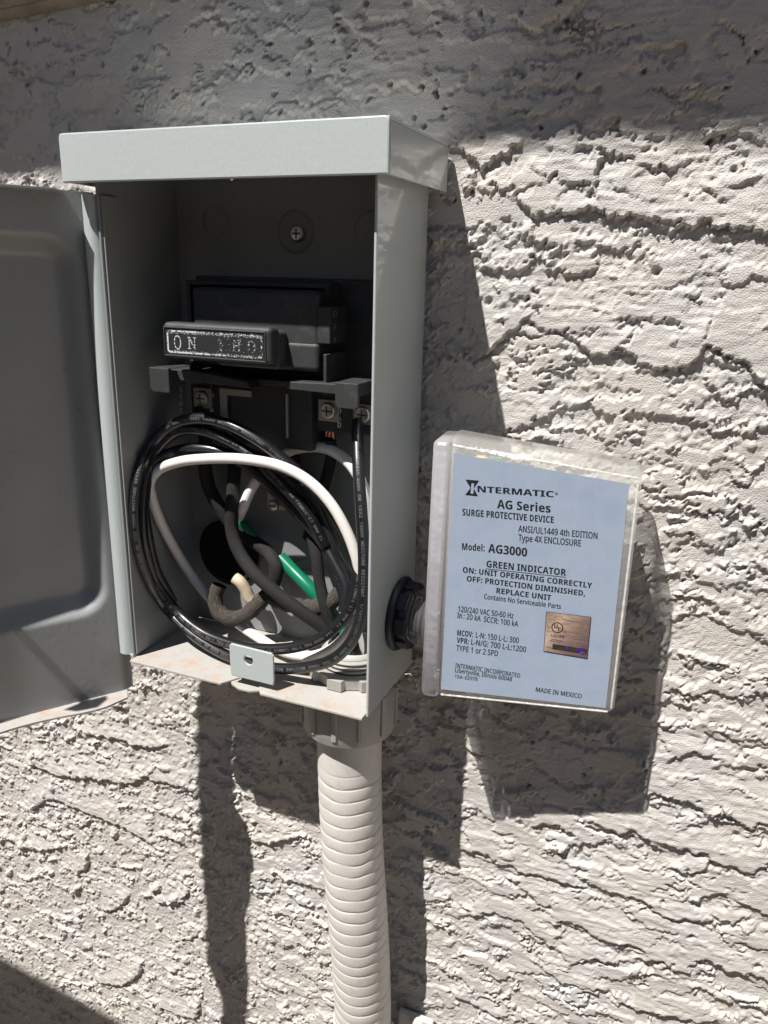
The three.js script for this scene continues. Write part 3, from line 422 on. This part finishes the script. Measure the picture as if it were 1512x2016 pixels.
wire('green_wire', 'glossy green ground wire running behind the black wires to the bottom hub', [[552, 1098, 12], [575, 1122, 14], [612, 1160, 17], [642, 1195, 17], [672, 1236, 18], [690, 1275, 18], [702, 1320, 16]], 0.0036, greenIns, {});
wire('green_wire', 'short green wire end showing behind the white stub', [[468, 1022, 12], [490, 1045, 11], [520, 1075, 9]], 0.0022, greenIns, {});
wire('cream_wire', 'short cream wire end behind the dusty cables', [[462, 1138, 15], [472, 1145, 15], [483, 1160, 14], [494, 1180, 13], [512, 1190, 11]], 0.0034, creamIns, {});
wire('taped_splice', 'tan grey tape-wrapped splice lying across the right of the box', [[520, 1168, 18], [560, 1186, 19], [600, 1196, 20], [640, 1190, 21], [668, 1172, 21], [690, 1150, 20]], 0.0046, dustier, { cat: 'splice', rad: (u, L) => 1 + 0.07 * Math.sin(u * L * 900) });
wire('copper_wire', 'bare copper wire tip under the taped splice', [[610, 1208, 20], [625, 1218, 22], [640, 1228, 24]], 0.0022, copper, {});
wire('black_wire', 'straight black wire dropping to the bottom hub, left one of two', [[585, 920, 9], [596, 985, 11], [610, 1040, 14], [622, 1090, 19], [630, 1150, 22], [642, 1200, 24], [662, 1260, 21], [684, 1320, 14]], 0.0031, dustyIns, {});
wire('black_wire', 'straight black wire dropping to the bottom hub, right one of two', [[592, 985, 20], [630, 1050, 24], [656, 1110, 26], [676, 1170, 27], [688, 1230, 25], [705, 1310, 15]], 0.0029, blackIns, { print: PR2 });
wire('black_wire', 'black wire leaving the left terminal down behind the loops', [[392, 800, 22], [396, 815, 22], [412, 850, 19], [440, 862, 20], [470, 882, 21], [505, 900, 20], [560, 910, 15], [590, 900, 10]], 0.0033, dustyIns, {});
wire('black_wire', 'black wire leaving the right centre terminal straight down', [[650, 862, 19], [652, 900, 15], [640, 950, 12], [622, 1010, 10], [606, 1060, 9]], 0.003, dustyIns, {});
wire('black_wire', 'plain black wire crossing steeply inside the right of the loops', [[575, 935, 18], [612, 980, 21], [640, 1035, 22], [662, 1095, 24], [690, 1140, 22], [708, 1190, 18]], 0.0028, blackIns, {});
{
  const lug = thing('ground_lug', 'silver ground lug bar with two screws on the back of the box', 'lug');
  const a = P(524, 962, 0.012), b = P(604, 976, 0.012), c = P(602, 1012, 0.012), d = P(526, 1000, 0.012);
  const s = slab([[a.x, a.y], [b.x, b.y], [c.x, c.y], [d.x, d.y]].reverse(), 0.004, 0.0122, 0.0006); mesh('bar', boxUV(s), dullSteel, lug);
  for (const [x, y] of [[541, 994], [590, 994]]) { const p = P(x, y, 0.0122), e = mesh('screw', lathe([[0, 0.003], [0.0022, 0.003], [0.003, 0.0018], [0.003, 0]], p, V(0, 0, 1), 20), steel, lug); mesh('slot', rb(p.x - 0.002, p.x + 0.002, p.y - 0.0004, p.y + 0.0004, p.z + 0.0028, p.z + 0.0032, 0.0001), blackP, e); }
}

// ------------------------------------------------------------------ conduit with its fitting and strap
{
  const hub = V(0.0455, 0, 0.0295), up = V(0, 1, 0);
  const fit = thing('conduit_fitting', 'grey plastic ribbed fitting under the box joining the conduit', 'conduit fitting');
  const prof = [[0.0175, -0.0005], [0.0245, -0.0006], [0.0252, -0.002], [0.025, -0.0255], [0.0243, -0.0272], [0.0185, -0.0282]];
  mesh('compression_nut', boxUV(toCreasedNormals(lathe(prof.slice().reverse(), hub, up, 64), 0.5)), fittingMat, fit);
  for (let k = 0; k < 12; k++) { const a = k / 12 * Math.PI * 2 + 0.12, g = rb(-0.0014, 0.0014, -0.0235, -0.001, 0.024, 0.0262, 0.0006); g.rotateY(a); g.translate(hub.x, 0, hub.z); mesh('grip_rib', g, fittingMat, fit); }
  const oct = []; for (let k = 0; k < 16; k++) { const a = k / 16 * Math.PI * 2, q = k % 2 ? 0.0212 : 0.0236; oct.push([hub.x + q * Math.cos(a - 0.17), hub.z - 0.004 + q * Math.sin(a - 0.17)], [hub.x + q * Math.cos(a + 0.17), hub.z - 0.004 + q * Math.sin(a + 0.17)]); }
  const ln = slab(oct, 0, 0.0062, 0.0005, [[hub.x, hub.z - 0.004, 0.0165]]); flat(ln); ln.translate(0, 0.0078, 0); mesh('lock_nut', boxUV(ln), fittingMat, fit);
  for (let k = 0; k < 3; k++) mesh('thread_ring', lathe([[0.0135, 0], [0.0168, 0.0004], [0.0172, 0.0012], [0.0166, 0.0018], [0.0135, 0.0022]], V(hub.x, 0.0079 + k * 0.0024, hub.z - 0.004), up, 48), fittingMat, fit);
  mesh('throat', lathe([[0.0128, -0.004], [0.0128, 0.0172], [0.0142, 0.018], [0.015, 0.015]], V(hub.x, 0, hub.z - 0.004), up, 40), new THREE.MeshStandardMaterial({ color: lin(0.45, 0.45, 0.44), roughness: 0.5 }), fit);
  // corrugated conduit: jacket rings with a crease between them
  const c = new THREE.CatmullRomCurve3([V(0.0455, -0.026, 0.0295), V(0.0462, -0.06, 0.0298), V(0.048, -0.1, 0.03), V(0.0512, -0.15, 0.0285), V(0.0528, -0.2, 0.0245), V(0.0535, -0.25, 0.0215), V(0.0535, -0.32, 0.021), V(0.0535, -0.45, 0.021)]), Lc = c.getLength();
  const pitch = 0.0079, n = Math.floor(Lc / 0.00042), seg = 56, pos = [], uv = [], idx = [];
  for (let i = 0; i <= n; i++) {
    const s = i / n * Lc, p = c.getPointAt(i / n), t = c.getTangentAt(i / n), X = V(1, 0, 0).addScaledVector(t, -t.x).normalize(), Z = X.clone().cross(t);
    for (let k = 0; k <= seg; k++) {
      const a = k / seg * Math.PI * 2, w = 0.0007 * n1(Math.cos(a) * 0.8 + 4, s * 30 + Math.sin(a)), f = (((s + w) % pitch) + pitch) % pitch / pitch, smooth = sst(0.018, 0.034, s);
      const cr = 0.00045 * sst(0.09, 0, Math.min(f, 1 - f)) + 0.0003 * (1 - Math.sin(Math.PI * f)), r = 0.0176 - cr * smooth * (0.75 + 0.4 * n2(s * 40, Math.cos(a))) - 0.0001;
      pos.push(p.x + r * (X.x * Math.cos(a) + Z.x * Math.sin(a)), p.y + r * (X.y * Math.cos(a) + Z.y * Math.sin(a)), p.z + r * (X.z * Math.cos(a) + Z.z * Math.sin(a))); uv.push(k / seg * 0.11, s);
    }
  }
  for (let i = 0; i < n; i++) for (let k = 0; k < seg; k++) { const a = i * (seg + 1) + k, b = a + seg + 1; idx.push(a, a + 1, b, b, a + 1, b + 1); }
  const g = new THREE.BufferGeometry(); g.setAttribute('position', new THREE.Float32BufferAttribute(pos, 3)); g.setAttribute('uv', new THREE.Float32BufferAttribute(uv, 2)); g.setIndex(idx); g.computeVertexNormals();
  tag(mesh('flexible_conduit', g, conduitMat), 'cream ribbed flexible conduit running down the wall from the box', 'conduit');
  // strap at the bottom: a saddle over the conduit and a painted foot with its screw
  const st = thing('conduit_strap', 'painted strap holding the conduit to the wall at the bottom edge', 'pipe strap');
  const q = []; for (let k = 0; k <= 20; k++) { const a = -0.25 + (Math.PI + 0.5) * k / 20; q.push([0.0535 + 0.0188 * Math.cos(a), 0.0215 + 0.0188 * Math.sin(a)]); } for (let k = 20; k >= 0; k--) { const a = -0.25 + (Math.PI + 0.5) * k / 20; q.push([0.0535 + 0.0176 * Math.cos(a), 0.0215 + 0.0176 * Math.sin(a)]); }
  const sg = slab(q, 0, 0.022, 0.0003); flat(sg); sg.translate(0, -0.2395, 0); mesh('saddle', boxUV(sg), conduitMat, st);
  mesh('foot', boxUV(rb(0.0705, 0.0935, -0.268, -0.2435, 0.001, 0.0052, 0.0015, 3)), conduitMat, st);
  mesh('screw', lathe([[0, 0.0032], [0.003, 0.003], [0.0046, 0.0016], [0.005, 0]], V(0.0835, -0.2475, 0.0052), V(0, 0, 1), 24), conduitMat, st);
}

// ------------------------------------------------------------------ surge protector in its clear case
{
  const n = V(0.134, 0.028, 0.9906).normalize(), O = V(0.1385, 0.073, 0.0435), F = (px, py, off = 0) => PN(px, py, O.clone().addScaledVector(n, off), n);
  const dev = thing('surge_protector', 'clear-cased surge protector with pale blue printed label beside the grey box', 'surge protector');
  const clear = new THREE.MeshPhysicalMaterial({ color: lin(0.93, 0.93, 0.92), roughness: 0.2, transmission: 0.8, thickness: 0, ior: 1.5, bumpMap: paintBump, bumpScale: 0.00025 });
  const frost = new THREE.MeshPhysicalMaterial({ color: lin(0.9, 0.9, 0.9), roughness: 0.45, transmission: 0.75, thickness: 0, ior: 1.5, bumpMap: gritTex, bumpScale: 0.0003 });
  const lens = new THREE.MeshPhysicalMaterial({ color: lin(0.96, 0.96, 0.97), roughness: 0.12, transmission: 0.92, thickness: 0.004, ior: 1.5, bumpMap: gritTex, bumpScale: 0.0005, attenuationColor: lin(0.85, 0.87, 0.9), attenuationDistance: 0.03 });
  const hexa = (c, r, seg = 4) => { // c: 8 corners, front tl tr br bl then back tl tr br bl
    const w = c[0].distanceTo(c[1]), h = c[0].distanceTo(c[3]), d = c[0].distanceTo(c[4]), g = new RoundedBoxGeometry(w, h, d, seg, r), p = g.attributes.position;
    for (let i = 0; i < p.count; i++) { const u = p.getX(i) / w + 0.5, v = 0.5 - p.getY(i) / h, t = 0.5 - p.getZ(i) / d, mix = (a, b, e, f) => a.clone().lerp(b, u).lerp(f.clone().lerp(e, u), v), q = mix(c[0], c[1], c[2], c[3]).lerp(mix(c[4], c[5], c[6], c[7]), t); p.setXYZ(i, q.x, q.y, q.z); }
    g.computeVertexNormals(); return boxUV(toCreasedNormals(g, 0.9));
  };
  const f = [F(884, 867), F(1266, 935), F(1208, 1408), F(860, 1374)], D = n.clone().multiplyScalar(-0.0255), ctr = f[0].clone().add(f[2]).multiplyScalar(0.5);
  const bk = f.map((p, i) => p.clone().add(D).add(p.clone().sub(ctr).multiplyScalar(0.03)));
  mesh('case', hexa([...f, ...bk], 0.0034), clear, dev);
  // cap at the left: thicker clear flange
  const cf = [F(852, 866, 0.0012), F(890, 868, 0.0012), F(862, 1377, 0.0012), F(827, 1371, 0.0012)], D2 = n.clone().multiplyScalar(-0.029), cb = cf.map((p) => p.clone().add(D2));
  mesh('end_cap', hexa([...cf, ...cb], 0.0026), new THREE.MeshPhysicalMaterial({ color: lin(0.9, 0.9, 0.93), roughness: 0.16, transmission: 0.72, thickness: 0, ior: 1.5, bumpMap: paintBump, bumpScale: 0.0002 }), dev);
  const film = tex(256, 256, (u, v) => { const q = clamp01(0.5 + 0.5 * tn(n1, u, v, 6) + 0.25 * tn(n2, u, v, 17)); return [q, q, q]; }, false, 1 / 0.05);
  mesh('crumpled_film', boxUV(quadGeo(F(858, 888, -0.0022), F(879, 890, -0.0022), F(853, 1360, -0.0022), F(835, 1358, -0.0022), 20)), new THREE.MeshStandardMaterial({ color: lin(0.42, 0.42, 0.5), metalness: 0.5, roughness: 0.3, bumpMap: film, bumpScale: 0.002 }), dev);
  const bead = (a, b, sd, am) => tube(Array.from({ length: 60 }, (_, k) => F(a[0] + (b[0] - a[0]) * k / 59, a[1] + (b[1] - a[1]) * k / 59, -0.0006 + am * 0.0005 * n1(k * 0.9, sd))), 0.0006, { step: 0.0005, seg: 8, rad: (u) => 0.85 + am * 0.45 * n2(u * 90, sd) });
  mesh('seam_bead', [bead([892, 877], [1256, 942], 1, 1), bead([1257, 952], [1203, 1394], 2, 0.35), bead([1196, 1401], [868, 1367], 3, 0.3)], new THREE.MeshPhysicalMaterial({ color: lin(0.95, 0.95, 0.95), roughness: 0.12, transmission: 0.5, thickness: 0, ior: 1.5 }), dev);
  // inside: potted block with the circuit board edge and parts above it
  const inn = [F(897, 912, -0.0024), F(1228, 968, -0.0024), F(1184, 1385, -0.0024), F(874, 1352, -0.0024)], ib = inn.map((p) => p.clone().addScaledVector(n, -0.0185));
  mesh('potting_block', hexa([...inn, ...ib], 0.001), new THREE.MeshStandardMaterial({ color: lin(0.66, 0.6, 0.46), roughness: 0.6 }), dev);
  const pa = F(948, 903, -0.006), pb = F(962, 903, -0.006); mesh('capacitor', new THREE.CapsuleGeometry(0.0016, 0.0024, 6, 12).rotateZ(Math.PI / 2).translate(pa.x, pa.y, pa.z), new THREE.MeshStandardMaterial({ color: lin(0.7, 0.33, 0.05), roughness: 0.4 }), dev);
  mesh('circuit_board', rb(pb.x, pb.x + 0.006, pb.y - 0.002, pb.y + 0.001, pb.z - 0.001, pb.z, 0.0003), new THREE.MeshStandardMaterial({ color: lin(0.02, 0.25, 0.13), roughness: 0.5 }), dev);
  mesh('white_strip', rb(F(897, 906).x, F(938, 906).x, F(918, 906).y - 0.002, F(918, 906).y + 0.0006, pb.z + 0.0008, pb.z + 0.0034, 0.0004), new THREE.MeshStandardMaterial({ color: lin(0.85, 0.84, 0.78), roughness: 0.5 }), dev);
  // label
  const lq = [[893.7, 892], [1239, 953], [1192.6, 1394], [868, 1357]], lc = lq.map((p) => F(p[0], p[1], 0.00025));
  const inv = (x, y) => { let u = 0.5, v = 0.5; for (let k = 0; k < 12; k++) { const B = (c) => lq[0][c] * (1 - u) * (1 - v) + lq[1][c] * u * (1 - v) + lq[2][c] * u * v + lq[3][c] * (1 - u) * v, ex = x - B(0), ey = y - B(1), ux = (lq[1][0] - lq[0][0]) * (1 - v) + (lq[2][0] - lq[3][0]) * v, uy = (lq[1][1] - lq[0][1]) * (1 - v) + (lq[2][1] - lq[3][1]) * v, vx = (lq[3][0] - lq[0][0]) * (1 - u) + (lq[2][0] - lq[1][0]) * u, vy = (lq[3][1] - lq[0][1]) * (1 - u) + (lq[2][1] - lq[1][1]) * u, dt = ux * vy - uy * vx; u += (ex * vy - ey * vx) / dt; v += (ux * ey - uy * ex) / dt; } return [u, v]; };
  const LW = 1500, LH = 1980;
  const text = (x, s, x0, y0, x1, y1, hpx, font, underline) => { // baseline from pixel to pixel, cap height in photograph pixels
    const a = inv(x0, y0), b = inv(x1, y1), ax = a[0] * LW, ay = a[1] * LH, bx = b[0] * LW, by = b[1] * LH, cap = hpx / 462 * LH, size = cap / 0.714;
    x.save(); x.translate(ax, ay); x.rotate(Math.atan2(by - ay, bx - ax)); x.font = font + ' ' + size.toFixed(1) + 'px sans-serif'; x.textBaseline = 'alphabetic'; const w = x.measureText(s).width, L = Math.hypot(bx - ax, by - ay); x.scale(L / w, 1); x.lineWidth = size * (font ? 0.02 : 0.045); x.strokeStyle = '#1c2026'; x.strokeText(s, 0, 0); x.fillText(s, 0, 0); x.restore();
    if (underline) { x.save(); x.translate(ax, ay); x.rotate(Math.atan2(by - ay, bx - ax)); x.fillRect(0, 10, L0(ax, ay, bx, by), 6); x.restore(); }
  };
  const L0 = (a, b, c, d) => Math.hypot(c - a, d - b);
  const r6 = (X, Y) => [740 + X / 2.7, 820 + Y / 2.7], r7 = (X, Y) => [740 + X / 2.7, 1100 + Y / 2.7];
  const lab = canvasTex(LW, LH, (x, w, h) => {
    x.fillStyle = '#99a7ba'; x.fillRect(0, 0, w, h);
    const q = rng(9); for (let k = 0; k < 500; k++) { x.fillStyle = 'rgba(' + (q() > 0.5 ? '158,173,196' : '138,154,177') + ',0.12)'; x.beginPath(); x.ellipse(q() * w, q() * h, 20 + q() * 90, 20 + q() * 60, q() * 3, 0, 7); x.fill(); }
    x.fillStyle = '#1c2026';
    const T = (s, a, b, hp, font, u) => text(x, s, ...a, ...b, hp, font, u);
    // hourglass mark with a light bar
    const pg = (c, col) => { x.fillStyle = col; x.beginPath(); c.forEach((p, i) => { const u = inv(...p); i ? x.lineTo(u[0] * w, u[1] * h) : x.moveTo(u[0] * w, u[1] * h); }); x.closePath(); x.fill(); };
    pg([r6(480, 326), r6(556, 333), r6(527, 372), r6(550, 412), r6(478, 404), r6(508, 368)], '#1c2026'); pg([r6(513, 345), r6(528, 346), r6(524, 398), r6(508, 396)], '#99a7ba');
    x.fillStyle = '#1c2026'; T('NTERMATIC', r6(541, 389), r6(960, 422), 11.4, 'bold'); T('®', r6(962, 410), r6(980, 412), 5, 'bold');
    T('AG Series', r6(655, 473), r6(943, 499), 16, 'bold'); T('SURGE PROTECTIVE DEVICE', r6(463, 506), r6(960, 552), 12.4, 'bold');
    T('ANSI/UL1449 4th EDITION', r6(770, 594), r6(1188, 634), 12.2, ''); T('Type 4X ENCLOSURE', r6(770, 640), r6(1102, 671), 12.2, '');
    T('Model:', r6(460, 684), r6(590, 694), 13, 'bold'); T('AG3000', r6(607, 699), r6(818, 723), 16.4, 'bold');
    T('GREEN INDICATOR', r6(595, 776), r6(1022, 824), 13, 'bold', true); T('ON: UNIT OPERATING CORRECTLY', r6(465, 803), r6(1156, 890), 11, 'bold'); T('OFF: PROTECTION DIMINISHED,', r6(487, 850), r6(1124, 932), 11, 'bold'); T('REPLACE UNIT', r6(648, 915), r6(944, 955), 11, 'bold'); T('Contains No Serviceable Parts', r7(583, 189), r7(996, 245), 9.6, '');
    T('120/240 VAC 50-60 Hz', r7(440, 257), r7(745, 296), 11, ''); T('In :', r7(436, 292), r7(478, 298), 11, 'bold'); T('20 kA  SCCR: 100 kA', r7(487, 299), r7(768, 341), 11, '');
    T('MCOV:', r7(434, 388), r7(526, 399), 11.4, 'bold'); T('L-N: 150 L-L: 300', r7(536, 400), r7(773, 432), 11.4, ''); T('VPR:', r7(434, 429), r7(502, 438), 11.4, 'bold'); T('L-N/G: 700 L-L:1200', r7(511, 439), r7(811, 482), 11.4, ''); T('TYPE 1 or 2 SPD', r7(431, 473), r7(661, 505), 11.4, '');
    T('INTERMATIC INCORPORATED', r7(425, 568), r7(779, 626), 9, ''); T('Libertyville, Illinois 60048', r7(422, 595), r7(736, 647), 9, ''); T('154--02978', r7(421, 629), r7(549, 646), 7.6, ''); T('MADE IN MEXICO', r7(858, 704), r7(1100, 741), 9.6, '');
  });
  const label = mesh('label_plate', quadGeo(...lc, 12), new THREE.MeshPhysicalMaterial({ map: lab, roughness: 0.42, clearcoat: 0.35, clearcoatRoughness: 0.2 }), dev);
  const hq = [[1075.3, 1204], [1164, 1214.6], [1156.5, 1297], [1070, 1282.5]].map((p) => F(p[0], p[1], 0.0005));
  const holo = canvasTex(512, 512, (x, w, h) => {
    const g = x.createLinearGradient(0, 0, w, h * 0.6); g.addColorStop(0, '#8f7e6e'); g.addColorStop(0.35, '#c2ab99'); g.addColorStop(0.7, '#85716a'); g.addColorStop(1, '#6b5955'); x.fillStyle = g; x.fillRect(0, 0, w, h);
    const q = rng(3); for (let k = 0; k < 260; k++) { x.fillStyle = 'rgba(' + ['120,90,60', '190,150,130', '70,60,50', '90,70,120'][Math.floor(q() * 4)] + ',0.16)'; x.fillRect(q() * w, q() * h, 20 + q() * 90, 4 + q() * 22); }
    x.fillStyle = '#40352f'; x.fillRect(100, 395, 400, 70); x.fillStyle = '#3a1fd0'; x.fillRect(248, 400, 34, 22); x.fillRect(372, 408, 70, 20); x.strokeStyle = '#6a4fe0'; x.lineWidth = 10; x.beginPath(); x.arc(462, 490, 48, Math.PI, 1.6 * Math.PI); x.stroke();
    x.strokeStyle = '#221a18'; x.lineWidth = 12; x.beginPath(); x.arc(140, 185, 62, 0, 7); x.stroke(); x.fillStyle = '#221a18'; x.font = 'bold 72px sans-serif'; x.fillText('U', 98, 195); x.fillText('L', 142, 222); x.font = 'bold 34px sans-serif'; x.fillText('C', 36, 212); x.fillText('US', 210, 236); x.font = 'bold 48px sans-serif'; x.fillText('LISTED', 72, 306); x.fillStyle = 'rgba(30,22,20,0.75)'; for (const [a, b, n] of [[190, 62, 14], [76, 330, 10], [70, 350, 8], [24, 440, 9]]) for (let k = 0; k < n; k++) x.fillRect(a + k * 15, b + k * 1.5, 9, 9 + 6 * q()); for (let k = 0; k < 120; k++) { x.fillStyle = 'rgba(' + ['255,225,200', '150,120,230', '120,190,170'][k % 3] + ',0.35)'; x.fillRect(q() * w, q() * h, 3 + q() * 9, 2 + q() * 3); }
    x.strokeStyle = '#232a44'; x.lineWidth = 12; x.strokeRect(0, 0, w, h);
  });
  mesh('hologram_sticker', quadGeo(...hq, 4), new THREE.MeshPhysicalMaterial({ map: holo, roughness: 0.35, metalness: 0.12, iridescence: 0.4, iridescenceIOR: 1.5 }), label);
  // threaded nipple and dark lock nut against the box side
  const ax = V(1, 0, 0), cn = V(W, 0.0395, 0.0245), th = [[0.0128, 0]]; for (let k = 0; k < 9; k++) { th.push([0.0128, 0.0005 + k * 0.0024], [0.0139, 0.0012 + k * 0.0024], [0.0139, 0.0016 + k * 0.0024], [0.0128, 0.0023 + k * 0.0024]); } th.push([0.011, 0.024]);
  mesh('threaded_nipple', lathe(th, cn, ax, 48), new THREE.MeshPhysicalMaterial({ color: lin(0.9, 0.9, 0.92), roughness: 0.06, transmission: 0.92, thickness: 0, ior: 1.55 }), dev);
  const navy = new THREE.MeshStandardMaterial({ color: lin(0.012, 0.016, 0.028), roughness: 0.42 });
  const nut = mesh('seal_ring', lathe([[0.0125, 0.0002], [0.0186, 0.0002], [0.019, 0.0016], [0.0178, 0.0036], [0.0125, 0.0038]], cn, ax, 56), navy, dev);
  const cast = []; for (let k = 0; k < 8; k++) { const g = rb(0.0036, 0.0092, -0.0042, 0.0042, 0.0125, 0.0166, 0.0006); g.rotateX(k / 8 * Math.PI * 2); g.translate(cn.x, cn.y, cn.z); cast.push(g); } cast.push(lathe([[0.0125, 0.0034], [0.0156, 0.0034], [0.0156, 0.0088], [0.0125, 0.009]], cn, ax, 48));
  mesh('lock_nut', cast, navy, dev);
}

// ------------------------------------------------------------------ unseen air conditioner cabinet, assumed caster of the shadow on the lower left wall
{
  const ac = thing('assumed_air_conditioner', 'tan slatted air conditioner cabinet beside the wall, unseen, assumed caster of the lower left shadow', 'air conditioner', V(-0.62, 0, 0.66));
  const tan = new THREE.MeshStandardMaterial({ color: lin(0.4, 0.36, 0.3), roughness: 0.6 });
  ac.rotation.y = -0.047;
  mesh('cabinet', rb(-0.36, 0.36, G, 0.151, -0.36, 0.36, 0.03, 4), tan, ac); mesh('top_cover', rb(-0.39, 0.39, 0.152, 0.184, -0.39, 0.39, 0.012, 3), tan, ac);
  for (let k = 0; k < 14; k++) mesh('louver', rb(-0.34, 0.34, G + 0.12 + k * 0.075, G + 0.14 + k * 0.075, 0.355, 0.372, 0.003), tan, ac);
  mesh('fan_grille', [0.08, 0.16, 0.24, 0.32].map((r) => { const g = new THREE.TorusGeometry(r, 0.004, 6, 40); g.rotateX(Math.PI / 2); g.translate(0, 0.187, 0); return g; }), steel, ac);
}
// ------------------------------------------------------------------ the person who takes the picture: unseen, added behind the camera to keep the sky off the box
{
  const px = 0.17, pz = 0.68, p = thing('unseen_person', 'person in dark shirt and jeans, hands raised, unseen, added to keep the sky off the box', 'unseen_person', V(px, G, pz));
  const bones = [[0, 0.95, 0, 0, 1.2, -0.01, 0.15, 0.155], [-0.09, 1.2, 0, 0.09, 1.2, 0, 0.13, 0.13], [-0.09, 1.36, 0, 0.09, 1.36, 0, 0.095, 0.095], [0, 1.42, 0, 0, 1.54, -0.02, 0.062, 0.058], [0, 1.6, -0.02, 0, 1.68, -0.01, 0.085, 0.092]];
  for (const e of [-1, 1]) bones.push([e * 0.09, 0.93, 0, e * 0.1, 0.5, 0.02, 0.095, 0.06], [e * 0.1, 0.5, 0.02, e * 0.11, 0.08, 0.05, 0.058, 0.042], [e * 0.11, 0.05, 0.06, e * 0.13, 0.035, -0.14, 0.045, 0.035], [e * 0.2, 1.38, 0, e * 0.25, 1.12, -0.02, 0.062, 0.048], [e * 0.25, 1.12, -0.02, e * 0.07, 1.29, -0.2, 0.046, 0.032], [e * 0.07, 1.29, -0.2, e * 0.065, 1.33, -0.25, 0.034, 0.024]);
  const N = 96, S = 1.84, mc = new MarchingCubes(N, new THREE.MeshStandardMaterial(), false, false, 200000); mc.isolation = 0;
  for (let k = 0; k < N; k++) for (let j = 0; j < N; j++) for (let i = 0; i < N; i++) {
    const x = ((i - N / 2) / (N / 2)) * S / 2, y = ((j - N / 2) / (N / 2)) * S / 2 + 0.88, z = ((k - N / 2) / (N / 2)) * S / 2; let acc = 0;
    for (const [ax, ay, az, bx, by, bz, ra, rbb] of bones) { const ex = bx - ax, ey = by - ay, ez = bz - az, t = Math.min(1, Math.max(0, ((x - ax) * ex + (y - ay) * ey + (z - az) * ez) / (ex * ex + ey * ey + ez * ez))), d = Math.hypot(x - ax - ex * t, y - ay - ey * t, z - az - ez * t) - (ra + (rbb - ra) * t); acc += Math.exp(-d * 45); }
    mc.field[i + j * N + k * N * N] = Math.log(acc + 1e-30) / 45;
  }
  mc.update();
  const n = mc.count, ps = mc.positionArray.slice(0, n * 3), ns = mc.normalArray.slice(0, n * 3), col = new Float32Array(n * 3);
  for (let i = 0; i < n; i++) { ps[3 * i] *= S / 2; ps[3 * i + 1] = ps[3 * i + 1] * S / 2 + 0.88; ps[3 * i + 2] *= S / 2; const y = ps[3 * i + 1], z = ps[3 * i + 2]; const c = y > 1.62 && z > -0.05 || y > 1.7 ? [0.02, 0.015, 0.012] : y > 1.45 || z < -0.19 && y > 1.1 ? [0.35, 0.2, 0.14] : y > 0.93 ? [0.02, 0.022, 0.03] : y > 0.1 ? [0.035, 0.045, 0.08] : [0.03, 0.03, 0.03]; col.set(c, 3 * i); }
  const g = new THREE.BufferGeometry(); g.setAttribute('position', new THREE.BufferAttribute(ps, 3)); g.setAttribute('normal', new THREE.BufferAttribute(ns, 3)); g.setAttribute('color', new THREE.BufferAttribute(col, 3));
  mesh('body', g, new THREE.MeshStandardMaterial({ vertexColors: true, roughness: 0.9 }), p);
}
renderer.render(scene, camera);
